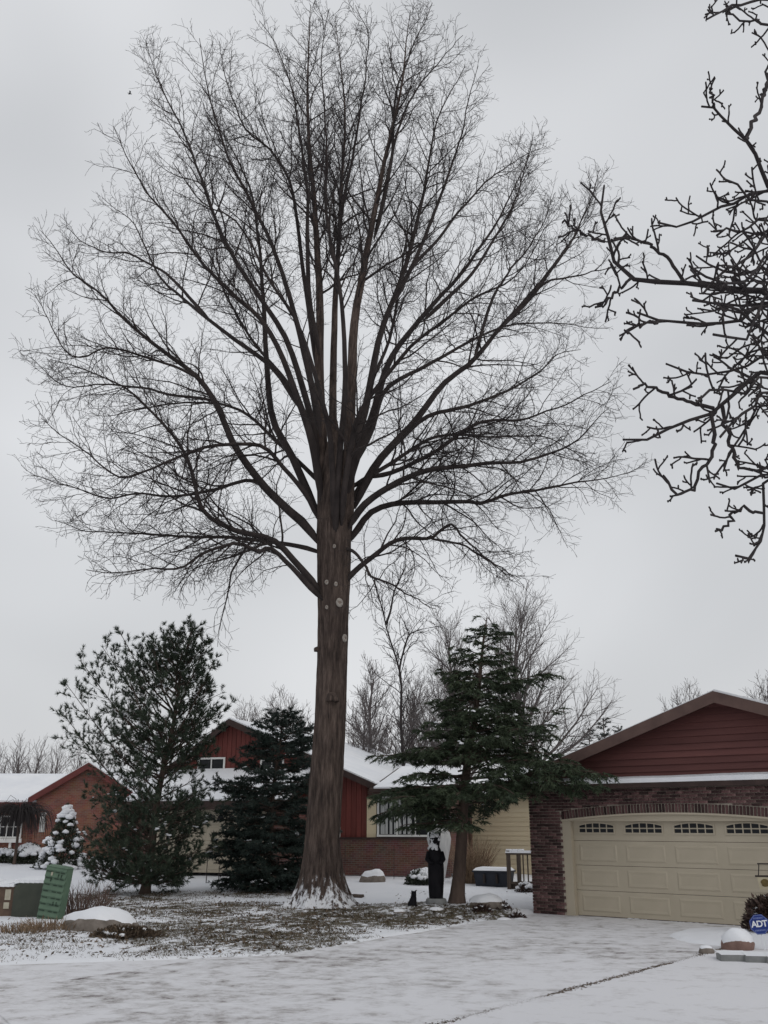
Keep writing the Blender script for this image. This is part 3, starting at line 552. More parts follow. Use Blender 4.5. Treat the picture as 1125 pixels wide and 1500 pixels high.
# ================================================================== spur-twigged tree reaching in at the right
rng = np.random.default_rng(21)
NB = np.array([5.3, 7.4, 0.0])
near = thing('spur_tree', 'bare tree with thick dark knobbly spur twigs reaching in from beside the pavement', 'tree', NB)
tp = np.array([[0, 0, -.1], [.02, .02, .6], [.05, 0, 2.0], [0, .05, 3.4], [-.08, .1, 5.0], [-.05, .1, 6.6], [-.1, .1, 8.2], [-.2, .1, 9.6]])
Vv, Qq = tubes(resample(tp, 40)[None], np.interp(np.linspace(0, 1, 40), [0, .06, .2, .6, 1], [.30, .21, .18, .11, .03])[None], 16)
link('trunk', mesh_np('trunk', Vv, Qq, True), M['limb'], near)
NL = [
 (4.8, [(1140,415),(1105,425),(1075,440),(1050,455),(1022,452)], 7.9, 8.3, .016),
 (4.7, [(1140,380),(1112,390),(1092,410),(1062,415),(1030,405),(1010,390)], 6.5, 6.1, .016),
 (4.5, [(1140,440),(1115,455),(1095,490),(1070,495),(1045,490)], 6.6, 6.2, .015),
 (4.0, [(1140,520),(1118,515),(1092,520),(1070,540),(1050,575)], 7.9, 8.2, .015),
 (3.8, [(1140,575),(1115,590),(1100,600),(1075,615),(1055,640)], 6.6, 6.3, .015),
 (5.2, [(1140,310),(1118,300),(1095,290),(1080,270),(1060,262)], 6.7, 6.4, .014),
 (5.1, [(1140,345),(1112,338),(1085,360),(1068,372),(1040,370)], 7.9, 8.3, .014),
 # attach height on trunk, pixels, depth start, depth end, radius
 (4.4, [(1135,437),(1086,426),(1041,421),(1003,415),(958,415),(925,407),(897,376),(886,354),(884,310),(885,272)], 7.2, 6.9, .045),
 (None, [(886,354),(864,349),(845,338),(824,326)], 6.9, 6.8, .010),
 (None, [(925,407),(903,426),(886,443),(872,450)], 6.92, 6.8, .010),
 (None, [(1003,414),(980,382),(953,360),(925,349),(896,351)], 7.0, 6.6, .013),
 (6.3, [(1135,280),(1108,238),(1091,205),(1063,177),(1047,160),(1028,156)], 7.3, 6.8, .030),
 (None, [(1091,205),(1111,166),(1122,122),(1128,80)], 7.1, 7.3, .016),
 (None, [(1047,160),(1044,145),(1040,129)], 6.85, 6.7, .008),
 (8.6, [(1140,2),(1086,6),(1058,17),(1036,28)], 7.2, 6.8, .018),
 (8.3, [(1140,42),(1097,30),(1063,20)], 7.4, 7.0, .016),
 (5.4, [(1140,285),(1080,293),(1058,299),(1030,315),(1003,332),(980,332),(964,326)], 7.5, 7.2, .020),
 (4.2, [(1140,450),(1086,470),(1030,473),(975,470),(934,458)], 7.0, 6.6, .022),
 (None, [(975,470),(945,473),(915,484)], 6.7, 6.5, .008),
 (3.7, [(1140,525),(1086,542),(1041,548),(1008,545),(976,533)], 7.4, 7.5, .018),
 (3.5, [(1140,545),(1069,587),(1030,609),(986,625),(953,642),(913,644)], 7.1, 6.8, .030),
 (None, [(1045,598),(1003,587),(969,575),(947,564),(928,570)], 7.0, 6.6, .013),
 (None, [(1041,603),(1047,642),(1041,670),(1025,692),(1014,719),(986,719),(972,697)], 7.0, 6.7, .014),
 (None, [(1058,595),(1069,653),(1091,686),(1119,697),(1135,700)], 7.1, 7.0, .014),
 (2.9, [(1140,700),(1122,752),(1113,791),(1097,819),(1078,814)], 7.3, 7.0, .018),
 (None, [(1120,752),(1080,747),(1066,769),(1050,775)], 7.1, 6.9, .010),
 (3.1, [(1140,700),(1086,714),(1050,708)], 7.4, 7.3, .012),
 (4.6, [(1140,400),(1100,405),(1060,395),(1035,385),(1020,375)], 7.7, 7.9, .018),
 (4.9, [(1140,350),(1110,360),(1080,385),(1055,400),(1030,430)], 6.8, 6.4, .018),
 (4.4, [(1140,470),(1110,500),(1080,510),(1060,525),(1040,520)], 7.7, 7.9, .016),
 (4.1, [(1140,500),(1105,470),(1070,450),(1040,445),(1015,440)], 6.8, 6.3, .018),
 (3.7, [(1140,590),(1100,620),(1085,640),(1070,665),(1060,690)], 7.7, 7.9, .014),
 (5.6, [(1140,330),(1115,320),(1090,340),(1075,330),(1050,345)], 7.0, 6.8, .014),
 (3.6, [(1140,560),(1110,555),(1085,575),(1050,570),(1020,590)], 6.7, 6.3, .014),
]
NP_ = np.zeros((len(NL), 22, 3)); NR = np.zeros((len(NL), 22))
for q, (h, px, d0, d1, r0) in enumerate(NL):
    pts = [at(u, v, d0 + (d1 - d0) * i_ / (len(px) - 1)) for i_, (u, v) in enumerate(px)]
    if h:
        a0 = np.array([NB[0] - .05, NB[1] + .06, h]); pts = [a0, a0 * .5 + pts[0] * .5 + np.array([0, 0, .15])] + pts
    g = resample(pts, 22); g[4:-1] += rng.normal(0, .012, (17, 3)); NP_[q] = g; NR[q] = np.linspace(r0 * 1.15, .0085, 22) * (1 + .16 * rng.random(22))
    Vv, Qq = tubes(g[None], NR[q:q + 1], 8); link('limb', mesh_np('limb', Vv - NB, Qq, True), M['neartwig'], near)
C2, S2 = spawn(NP_, NR, .16, .30, .98, lambda t, L_, p: .20 + .11 * L_ * (1 - t), 0.85, 8, .10, .13, .75, .04, .0078, rng)
C3, S3 = spawn(C2, S2, .095, .12, 1.0, lambda t, L_, p: .07 + .22 * L_ * (1 - t * .6), 0.9, 5, .12, .13, .85, .07, .0068, rng)
C4, S4 = spawn(np.concatenate([C3]), np.concatenate([S3]), .08, .3, 1.0, lambda t, L_, p: np.full(len(t), .035), 0.9, 3, .1, .2, 1.0, .3, .0050, rng)
S4[:, 1] *= 1.15; S4[:, 2] = .0068
Vv, Qq = merge([tubes(C2, S2, 5), tubes(C3, S3, 5), tubes(C4, S4, 4)]); o = link('twigs', mesh_np('twigs', Vv - NB, Qq, True), M['neartwig'], near); o['kind'] = 'stuff'
tips = np.concatenate([C3[:, -1], C2[:, -1], C4[:, -1], NP_[:, -1]]); nbud = len(tips)
Vv, Qq = clumps(tips, np.tile(np.array([[.0072, .0072, .0115]]), (nbud, 1)), rng); o = link('buds', mesh_np('buds', Vv - NB, Qq, True), M['neartwig'], near); o['kind'] = 'stuff'

# ================================================================== conifers
def garage_clear(p):
    a, b = lot(p[:, 0], p[:, 1]); return ~((a > -.12) & (b > -.12) & (p[:, 2] < 4.6)) & ~((a > -.55) & (b > -.55) & (p[:, 2] > 2.55) & (p[:, 2] < 3.1 + .33 * a))
def conifer(name, label, base, H, prof, rtr, nb, z0, elev, kind, mat, seed, lean=(0, 0), snowy=60, extra=None, azf=None, dens=1.0):
    rng = np.random.default_rng(seed); base = np.array(base, float)
    t = thing(name, label, 'tree', base)
    hs = np.linspace(-.1, H, 24); tk = np.clip(hs / H, 0, 1)
    tr = np.stack([base[0] + lean[0] * tk ** 1.3 + .03 * np.sin(hs * 1.7), base[1] + lean[1] * tk ** 1.3 + .03 * np.cos(hs * 1.3), base[2] + hs], 1)
    Vv, Qq = tubes(tr[None], (rtr * (1 - tk) ** .9 * (1 + .5 * np.exp(-np.maximum(hs, 0) / .15)) + .012)[None], 14); link('trunk', mesh_np('trunk', Vv - base, Qq, True), M['conbark'], t)
    zf = np.sort(z0 + (1 - z0) * rng.random(nb) ** (1.7 if kind == 'pine' else 1.2)) * .985; az = np.arange(nb) * 2.399 + rng.normal(0, .35, nb)
    Lr = np.array([prof(z, a) for z, a in zip(zf, az)]) * rng.uniform(.72, 1.08, nb)
    n = 9; P = np.empty((nb, n, 3)); st_ = np.stack([np.interp(zf * H, hs, tr[:, k]) for k in range(3)], 1)
    el = elev(zf) + rng.normal(0, .10, nb); P[:, 0] = st_
    for q in range(1, n):
        f = q / (n - 1)
        e2 = el + (.35 * f if kind == 'pine' else (-.55 * f * (1 - zf * .7) if kind == 'hemlock' else .15 * f - .1))
        d = np.stack([np.cos(az) * np.cos(e2), np.sin(az) * np.cos(e2), np.sin(e2)], 1) + rng.normal(0, .05, (nb, 3))
        P[:, q] = P[:, q - 1] + d * (Lr / (n - 1))[:, None]
    R = np.linspace(1, .2, n)[None] * (.010 + .012 * Lr)[:, None]
    if extra is not None:
        for pts, r in extra:
            P = np.concatenate([P, resample(pts, n)[None]]); R = np.concatenate([R, np.linspace(r, .008, n)[None]])
    if kind == 'hemlock':
        q_ = P[:, 6]; ok = q_[:, 2] > np.where(q_[:, 0] > 2.0, np.minimum(1.95 + .62 * (q_[:, 0] - 2.1), 2.6), 1.9); P, R = P[ok], R[ok]
    trop = {'pine': .18, 'spruce': -.02, 'hemlock': -.22}[kind]
    fl_ = {'pine': .0, 'spruce': .75, 'hemlock': .8}[kind]
    S1, T1 = spawn(P, R, {'pine': .16, 'spruce': .11, 'hemlock': .10}[kind] / dens, .18, 1.0, lambda tt, L_, p: .16 + .34 * L_ * (1 - tt * .8), .8, 6, trop, .10, .5, .02, .004, rng, flat=fl_)
    S2_, T2 = spawn(S1, T1, {'pine': .14, 'spruce': .095, 'hemlock': .085}[kind] / dens, .2, 1.0, lambda tt, L_, p: .10 + .32 * L_ * (1 - tt * .7), .75, 4, trop, .10, .6, .02, .003, rng, flat=fl_)
    if kind == 'hemlock': ok = (S1[:, -1, 2] > np.where(S1[:, -1, 0] > 2.0, np.minimum(1.85 + .62 * (S1[:, -1, 0] - 2.1), 2.55), 1.9)) & garage_clear(S1[:, -1]); S1, T1 = S1[ok], T1[ok]
    Vv, Qq = merge([tubes(P, R, 6), tubes(S1[:, ::5] if kind != 'pine' else S1[:, [0, 3, 5]], T1[:, ::5] if kind != 'pine' else T1[:, [0, 3, 5]], 3)] + ([tubes(S2_[:, ::3], T2[:, ::3], 3)] if kind == 'pine' else []))
    o = link('branches', mesh_np('branches', Vv - base, Qq, True), M['conbark'], t); o['kind'] = 'stuff'
    if kind == 'pine':
        pos = np.concatenate([S2_[:, -1], S2_[:, 2], S1[:, -1], S1[:, 4], P[:, -1]]); dr = np.concatenate([S2_[:, -1] - S2_[:, -2], S2_[:, 2] - S2_[:, 1], S1[:, -1] - S1[:, -2], S1[:, 4] - S1[:, 3], P[:, -1] - P[:, -2]])
        k = 15; sp, Ln, wd = .60, .135, .017
    else:
        pos = np.concatenate([S2_[:, 1], S2_[:, 2], S2_[:, 3], S1[:, 2], S1[:, 3], S1[:, 4], S1[:, 5]]); dr = np.concatenate([S2_[:, 1] - S2_[:, 0], S2_[:, 2] - S2_[:, 1], S2_[:, 3] - S2_[:, 2], S1[:, 2] - S1[:, 1], S1[:, 3] - S1[:, 2], S1[:, 4] - S1[:, 3], S1[:, 5] - S1[:, 4]])
        k = 6; sp, Ln, wd = (.75, .105, .026) if kind == 'spruce' else (.62, .115, .0235)
    if kind == 'hemlock':
        ok = garage_clear(pos); pos, dr = pos[ok], dr[ok]
    if kind == 'hemlock':
        fz = np.where(pos[:, 0] > 2.0, np.minimum(1.80 + .62 * (pos[:, 0] - 2.1), 2.5), 1.85) + .25 * (vnoise(pos[:, 0] * 4 + 3, pos[:, 1] * 4) - .5); ok = pos[:, 2] > fz; pos, dr = pos[ok], dr[ok]
    dr = np.repeat(nrm(dr), k, 0); bs = np.repeat(pos, k, 0); N_ = len(bs)
    dd = nrm(dr + rng.normal(0, sp, (N_, 3)) * ([1, 1, .45] if kind == 'hemlock' else [1, 1, 1]) + ([0, 0, .12] if kind == 'pine' else [0, 0, -.06]))
    bs = bs - dr * rng.uniform(0, .05, (N_, 1))
    Vv, Qq = blades(bs, dd, Ln * rng.uniform(.7, 1.2, N_), wd, rng)
    print(name, 'needles', N_)
    o = link('foliage', mesh_np('foliage', Vv - base, Qq), mat, t); o['kind'] = 'stuff'
    if snowy:
        cand = S1[rng.random(len(S1)) < .9]; cand = cand[rng.choice(len(cand), min(snowy, len(cand)), False)]
        cc = (cand[:, 2:5] + [0, 0, .03]).reshape(-1, 3)
        if kind == 'hemlock': cc = cc[garage_clear(cc)]
        Vv, Qq = clumps(cc, rng.uniform(.02, .055, (len(cc), 1)) * np.array([[1.3, 1.3, .55]]), rng); o = link('snow', mesh_np('snow', Vv - base, Qq, True), M['snow'], t); o['kind'] = 'stuff'
    return t
PY = 29.6; PB = (-6.9, PY, G(-6.9, PY))
def pineprof(z, a):
    left = -math.cos(a)
    return float(np.interp(z, [0, .06, .2, .4, .55, .7, .85, 1], [1.5, 1.95, 2.1, 1.65, 2.0, 2.0, 1.35, .35])) * (1 + .08 * left)
tips_ = [(176, 927, -.6), (150, 948, .5), (118, 968, .2), (98, 1003, -.4), (92, 1045, .3), (247, 918, .3), (284, 912, -.3), (300, 945, .5), (312, 972, -.5), (306, 1008, .2), (205, 945, 1.0), (262, 930, 1.2), (225, 950, -1.2), (185, 985, -1.5)]
ext = []
for u, v, dy in tips_:
    tip = at(u, v, PY + dy); hh = np.clip(tip[2] - 1.6 - abs(u - 235) / 90, 2.2, 6.4); k = hh / 8.0
    s0 = np.array([PB[0] + .75 * k ** 1.3, PY, hh]); ext.append(([s0, s0 * .55 + tip * .45 + np.array([0, 0, -.22]), tip], .03))
conifer('pine_tree', 'tall loose tufted pine with open top standing beside the green cabinet', PB, 7.6, pineprof, .12, 148, .035, lambda z: .02 + .55 * z, 'pine', M['pine'], 31, (.85, 0), 110, ext)
SY = 31.0; SB = (-3.55, SY, G(-3.55, SY))
conifer('spruce_tree', 'dense dark blue-green spruce standing close behind the big oak trunk', SB, 5.35, lambda z, a: float(np.interp(z, [0, .1, .3, .5, .7, .85, 1], [1.35, 1.75, 1.95, 1.75, 1.45, 1.1, .25])), .10, 150, .03, lambda z: -.12 + .5 * z, 'spruce', M['spruce'], 32, (.3, 0), 40)
HY = 24.0; HB = (1.70, HY, G(1.70, HY))
def hemprof(z, a):
    base_ = float(np.interp(z, [.2, .26, .34, .45, .6, .75, .9, 1], [1.5, 2.05, 2.25, 1.85, 1.45, 1.0, .6, .15]))
    right = max(0, math.cos(a + .45)); return base_ * (1 + (.42 if z < .55 else .12) * right ** 2)
hx = []
for u, v, dy, h in [(878, 1132, -2.3, 3.1), (868, 1150, -2.2, 2.75), (850, 1120, -2.0, 3.2), (806, 985, .3, 4.6), (828, 1042, .2, 4.0), (842, 1078, -.4, 3.6), (552, 1108, .2, 3.3), (546, 1165, -.2, 2.7), (556, 1192, .3, 2.4)]:
    tip = at(u, v, HY + dy); s0 = np.array([HB[0] + .1, HY, h]); hx.append(([s0, s0 * .5 + tip * .5 + np.array([0, 0, .18]), tip], .025))
conifer('hemlock_tree', 'broad feathery hemlock with a bare brown lower trunk beside the brick garage', HB, 6.75, hemprof, .15, 110, .24, lambda z: .10 + .35 * z, 'hemlock', M['hemlock'], 33, (.95, 0), 60, hx, dens=1.0)

# ================================================================== bare trees behind the houses
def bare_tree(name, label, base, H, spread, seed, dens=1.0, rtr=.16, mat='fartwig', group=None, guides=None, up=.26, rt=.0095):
    rng = np.random.default_rng(seed); base = np.array(base, float); t = thing(name, label, 'tree', base, 0, group)
    hs = np.linspace(-.2, H * .8, 18); tr = np.stack([base[0] + .12 * np.sin(hs * .9 + seed), base[1] + .12 * np.cos(hs * .8 + seed), base[2] + hs], 1)[None]
    rr = (rtr * (1 - np.linspace(0, 1, 18)) ** .8 + .02)[None]
    if guides is not None:
        tr = np.array([resample(g, 18) for g in guides]); rr = np.array([np.linspace(rtr if k == 0 else rtr * .6, .02, 18) for k in range(len(guides))])
    A, RA = spawn(tr, rr, H * .018 / dens, .22 if guides is None else .3, 1.0, lambda tt, L_, p: spread * (1.1 - .75 * tt), .62, 10, up, .09, .6, .016, .012, rng)
    B, RB = spawn(A, RA, .27 / dens, .2, 1.0, lambda tt, L_, p: .4 + .34 * L_ * (1 - tt * .7), .62, 5, up, .12, .6, .013, rt, rng)
    C, RC = spawn(B, RB, .20 / dens, .12, 1.0, lambda tt, L_, p: .25 + .38 * L_ * (1 - tt * .6), .62, 3, up * .7, .15, .7, .012, rt * .8, rng)
    Vv, Qq = tubes(tr, rr, 10); link('trunk', mesh_np('trunk', Vv - base, Qq, True), M[mat], t)
    Vv, Qq = merge([tubes(A, RA, 4), tubes(B, RB, 3), tubes(C, RC, 3)]); o = link('crown', mesh_np('crown', Vv - base, Qq, True), M[mat], t); o['kind'] = 'stuff'
    return t
def far(u, vtop, Y): p = at(u, vtop, Y); return (p[0], Y, .4), p[2] - .4
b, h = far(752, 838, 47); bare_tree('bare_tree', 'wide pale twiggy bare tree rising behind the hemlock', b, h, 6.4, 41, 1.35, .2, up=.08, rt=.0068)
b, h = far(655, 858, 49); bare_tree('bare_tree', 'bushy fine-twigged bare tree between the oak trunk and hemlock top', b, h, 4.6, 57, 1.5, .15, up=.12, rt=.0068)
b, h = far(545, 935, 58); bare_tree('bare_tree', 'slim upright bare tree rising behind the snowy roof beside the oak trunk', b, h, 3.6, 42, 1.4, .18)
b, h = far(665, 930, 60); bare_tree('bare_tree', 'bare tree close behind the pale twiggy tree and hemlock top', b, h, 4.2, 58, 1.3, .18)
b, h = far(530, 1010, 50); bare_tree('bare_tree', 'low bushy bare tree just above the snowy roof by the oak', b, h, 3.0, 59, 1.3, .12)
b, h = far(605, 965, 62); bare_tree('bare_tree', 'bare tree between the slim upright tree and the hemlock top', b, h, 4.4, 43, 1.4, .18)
g1 = [[at(590, 1100, 44), at(587, 1050, 44), at(587, 990, 44), at(568, 927, 44), at(562, 900, 43.8), at(548, 850, 43.5)], [at(587, 1000, 44), at(586, 975, 44), at(598, 933, 44.2), at(606, 926, 44.3), at(620, 921, 44.5)], [at(565, 915, 44), at(572, 895, 44.2), at(578, 865, 44.4), at(592, 835, 44.6)]]
b = (at(590, 1100, 44)[0], 44, .4); g1[0] = [np.array([b[0] + .1, 44, .3])] + g1[0]
bare_tree('bare_tree', 'crooked dark bare tree with a forked stem beyond the snowy roof', b, 9, 1.9, 44, .9, .10, mat='twig', guides=g1, up=.1)
def copies(spec, proto=None, pH=None, sp=3.9, seed=45, dens=1.15):
    for q, (u, vt, Y, rz, label, group) in enumerate(spec):
        b, h = far(u, vt, Y)
        if proto is None: proto = bare_tree('bare_tree', label, b, h, sp, seed, dens, .17, group=group); pH = h; c = proto
        else:
            c = copy_tree(proto); c['label'] = label
            if 'group' in c: del c['group']
            if group: c['group'] = group
        c.location = b; k = h / pH; c.scale = (k, k, k); c.rotation_euler = (0, 0, rz)
    return proto, pH
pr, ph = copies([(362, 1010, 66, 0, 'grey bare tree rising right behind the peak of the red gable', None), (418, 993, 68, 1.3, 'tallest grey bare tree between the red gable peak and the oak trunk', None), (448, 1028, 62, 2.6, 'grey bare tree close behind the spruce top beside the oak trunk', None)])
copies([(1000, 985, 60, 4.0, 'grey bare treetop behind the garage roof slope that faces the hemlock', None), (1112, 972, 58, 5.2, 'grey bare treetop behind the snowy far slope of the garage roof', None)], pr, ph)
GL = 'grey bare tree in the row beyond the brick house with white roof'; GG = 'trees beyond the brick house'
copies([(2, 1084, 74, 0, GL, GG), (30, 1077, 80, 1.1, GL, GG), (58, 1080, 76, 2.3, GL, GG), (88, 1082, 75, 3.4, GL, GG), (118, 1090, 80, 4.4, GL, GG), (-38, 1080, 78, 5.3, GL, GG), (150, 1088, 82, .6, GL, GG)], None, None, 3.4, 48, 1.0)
p = at(884, 1050, 52)
de = conifer('distant_evergreen', 'dark evergreen top poking up beyond the garage eave, tallest of three', (p[0], 52, .4), p[2] - .4, lambda z, a: 1.7 * (1.02 - z) + .12, .12, 120, .1, lambda z: .2 + .4 * z, 'spruce', M['spruce'], 54, (0, 0), 0)
for u, v, rz, lab in ((862, 1066, 1.2, 'short dark evergreen top between the hemlock and the tallest distant evergreen'), (905, 1062, 2.6, 'dark distant evergreen top half hidden by the garage roof slope')):
    q_ = at(u, v, 53); c = copy_tree(de); c.location = (q_[0], 53, .4); c.rotation_euler = (0, 0, rz); k = (q_[2] - .4) / (p[2] - .4); c.scale = (k, k, k); c['label'] = lab

# ================================================================== house with garage (right)
gar = thing('garage_house', 'brick garage with red lap-sided gable and wide cream panelled door', 'house', (P0[0], P0[1], 0), GRZ)
GW, GD, AX = 9.9, 8.0, 4.93
def roofz(x): return 4.70 - .331 * abs(x - AX)
DX0, DX1 = 1.08, 5.80; OX0, OX1 = .86, 6.02
def arch(x): return 2.07 + .15 * max(0, 1 - ((x - 3.44) / 2.62) ** 2)
ax_ = np.linspace(OX0, OX1, 25)
# backing wall in mortar, with the arched opening
m = MB()
m.box(0.004, OX0, 0.012, .3, 0, 2.75); m.box(OX1, GW, 0.012, .3, 0, 2.75)
for i_ in range(24): m.prism([(ax_[i_], arch(ax_[i_])), (ax_[i_ + 1], arch(ax_[i_ + 1])), (ax_[i_ + 1], 2.75), (ax_[i_], 2.75)], .012, .3)
bw = m.build('brick_wall', M['mortar'], gar)
MB().box(0.02, .3, .302, GD, 0, 2.9).build('side_wall', M['brickj'], gar); MB().box(GW - .3, GW - .02, .302, GD, 0, 2.9).build('side_wall', M['brickj'], gar); MB().box(.302, GW - .302, GD - .3, GD - .01, 0, 2.9).build('rear_wall', M['brickj'], gar)
# bricks: individually on the pier and band, soldier course over the arch, the rest joined
def brickme(lx, lz): return MB().box(0, lx, -.016, .05, 0, lz).mesh('brick')
BL, BH, MJ = .194, .057, .0115
bfull = brickme(BL, BH); bhalf = brickme(BL / 2 - MJ / 2, BH); bsol = brickme(.044, .18)
pieces = []
zr = 0.008; row = 0
joined = MB()
while zr + BH < 2.74:
    x = 0.0 if row % 2 == 0 else -(BL + MJ) / 2
    while x < GW:
        xa, xb = max(x, 0), min(x + BL, GW)
        def free(xa, xb): 
            if xb <= OX0 + .002 or xa >= OX1 - .002: return True
            return zr + BH - .015 > max(arch(min(max(xa, OX0), OX1)), arch(min(max(xb, OX0), OX1))) + .20
        if xb - xa > .05:
            if xa < OX0 < xb and not free(xa, xb): xb = OX0
            elif xa < OX1 < xb and not free(xa, xb): xa = OX1
            if xb - xa > .04 and free(xa, xb):
                zb_ = zr if (xb <= OX0 + .002 or xa >= OX1 - .002) else max(zr, max(arch(min(max(xa, OX0), OX1)), arch(min(max(xb, OX0), OX1))) + .20)
                pieces.append((xa, xb, zb_, zr + BH))
        x += BL + MJ
    zr += BH + MJ; row += 1
vis = [q for q in pieces if q[1] <= 6.1]; vis.sort(key=lambda q: -(q[1] - q[0]) - (.5 if q[1] <= OX0 + .01 else 0) - q[0] * .02)
single, rest = vis[:230], vis[230:] + [q for q in pieces if q[1] > 6.1]
for xa, xb, z, zt_ in single:
    o = link('brick', bfull, M['brick'], bw, (xa, random.uniform(-.003, .003), z)); o.scale = ((xb - xa) / BL, 1, (zt_ - z) / BH)
for xa, xb, z, zt_ in rest: dy = random.uniform(-.003, .003); joined.box(xa, xb, -.016 + dy, .05, z, zt_)
o = joined.build('bricks', M['brickj'], bw); o['kind'] = 'stuff'
for k in range(70):
    x = OX0 + .01 + k * (OX1 - OX0 - .02) / 70; xm = x + .035; o = link('soldier_brick', bsol, M['brick'], bw, (x + .008, random.uniform(-.004, .002), arch(xm) + .008))
    o.rotation_euler = (0, math.atan((arch(xm + .05) - arch(xm - .05)) / -.1) if OX0 + .06 < xm < OX1 - .06 else 0, 0)
# cream jambs and arched head
m = MB().box(OX0 + .001, DX0, .02, .26, .004, 2.05); m.build('door_jamb', M['cream'], gar)
MB().box(DX1, OX1 - .001, .02, .26, .004, 2.05).build('door_jamb', M['cream'], gar)
m = MB()
for i_ in range(24): m.prism([(ax_[i_], 2.03 if False else 2.045), (ax_[i_ + 1], 2.045), (ax_[i_ + 1], arch(ax_[i_ + 1]) - .002), (ax_[i_], arch(ax_[i_]) - .002)], .03, .25)
m.build('door_head', M['cream'], gar)
m = MB()
for i_ in range(24): m.prism([(ax_[i_], arch(ax_[i_]) - .035), (ax_[i_ + 1], arch(ax_[i_ + 1]) - .035), (ax_[i_ + 1], arch(ax_[i_ + 1]) + .004), (ax_[i_], arch(ax_[i_]) + .004)], -.026, .03)
m.build('arch_trim', M['cream'], gar)
# sectional door
gd = MB()
for k in range(4): gd.box(DX0 + .002, DX1 - .002, .14, .19, .02 + k * .535, .02 + k * .535 + .527)
door = gd.build('garage_door', M['cream'], gar)
MB().box(DX0 + .01, DX1 - .01, .15, .185, .006, .02).build('door_seal', M['darkbrown'], gar)
pw, pt = .94, 1.152
def raised(lx, lz):
    m = MB(); a, b, e, f = -.012, -.004, .035, .09
    # moulded border and raised field
    m.add([(0, 0, 0), (lx, 0, 0), (lx, 0, lz), (0, 0, lz), (e, a, e), (lx - e, a, e), (lx - e, a, lz - e), (e, a, lz - e), (f, b, f), (lx - f, b, f), (lx - f, b, lz - f), (f, b, lz - f)],
          [(0, 1, 5, 4), (1, 2, 6, 5), (2, 3, 7, 6), (3, 0, 4, 7), (4, 5, 9, 8), (5, 6, 10, 9), (6, 7, 11, 10), (7, 4, 8, 11), (8, 9, 10, 11)])
    return m.mesh('door_panel')
rp_ = raised(pw, .37)
for k in range(3):
    for c in range(4): link('door_panel', rp_, M['cream'], door, (DX0 + .13 + c * pt, .139, .10 + k * .535))
for c in range(4):
    x0 = DX0 + .16 + c * pt; lw = .87; zb, zt = 1.80, 2.0
    wz = lambda x: zt - .055 * (2 * (x - x0) / lw - 1) ** 2 * 1.0
    m = MB(); m.box(x0 - .035, x0 + lw + .035, .122, .141, zb - .035, zb); m.box(x0 - .035, x0, .122, .141, zb, zt - .03); m.box(x0 + lw, x0 + lw + .035, .122, .141, zb, zt - .03)
    for k in range(10):
        xa, xb = x0 + lw * k / 10, x0 + lw * (k + 1) / 10; m.prism([(xa, wz(xa)), (xb, wz(xb)), (xb, wz(xb) + .03), (xa, wz(xa) + .03)], .122, .141)
    for k in range(1, 5): m.box(x0 + lw * k / 5 - .012, x0 + lw * k / 5 + .012, .124, .141, zb, wz(x0 + lw * k / 5))
    m.box(x0, x0 + lw, .125, .141, zb + .082, zb + .104)
    wn = m.build('window', M['cream'], gar)
    for k in range(5):
        xa, xb = x0 + lw * k / 5 + .012, x0 + lw * (k + 1) / 5 - .012
        MB().box(xa, xb, .132, .1395, zb + .001, zb + .081).build('pane', M['glass'], wn)
        MB().prism([(xa, zb + .105), (xb, zb + .105), (xb, wz(xb)), (xa, wz(xa))], .132, .1395).build('pane', M['glass'], wn)
# pent ledge with snow above the brick
MB().box(.0, GW, -.16, .3, 2.752, 2.86).build('ledge_board', M['darkbrown'], gar)
m = MB(); nn = 60
for k in range(nn):
    xa, xb = .02 + (GW - .04) * k / nn, .02 + (GW - .04) * (k + 1) / nn; h0 = .085 + .03 * float(fbm(xa * 1.7, 3)); h1 = .085 + .03 * float(fbm(xb * 1.7, 3))
    m.add([(xa, -.155, 2.862), (xb, -.155, 2.862), (xb, -.145, 2.862 + h1), (xa, -.145, 2.862 + h0), (xb, .05, 2.862 + h1 + .06), (xa, .05, 2.862 + h0 + .06)], [(0, 1, 2, 3), (3, 2, 4, 5)])
m.build('ledge_snow', M['snow'], gar)
# gable with lap boards
gw_ = MB().prism([(0, 2.865), (GW, 2.865), (GW, roofz(GW) - .14), (AX, 4.56), (0, roofz(0) - .14)], .05, .3).build('gable_wall', M['redboard'], gar)
z = 2.95
while z < 4.5:
    h = .152; lo = max(0.01, AX - (4.56 - z) / .331 + .02); hi = min(GW - .01, AX + (4.56 - z) / .331 - .02); lt = max(0.01, AX - (4.56 - z - h) / .331 + .02); rt_ = min(GW - .01, AX + (4.56 - z - h) / .331 - .02)
    if rt_ - lt > .2:
        MB().add([(lo, .004, z), (hi, .004, z), (rt_, .046, z + h), (lt, .046, z + h), (lo, .05, z), (hi, .05, z), (rt_, .05, z + h), (lt, .05, z + h)], [(0, 1, 2, 3), (1, 0, 4, 5), (3, 2, 6, 7), (0, 3, 7, 4), (2, 1, 5, 6)]).build('lap_board', M['redboard'], gw_)
    z += .145
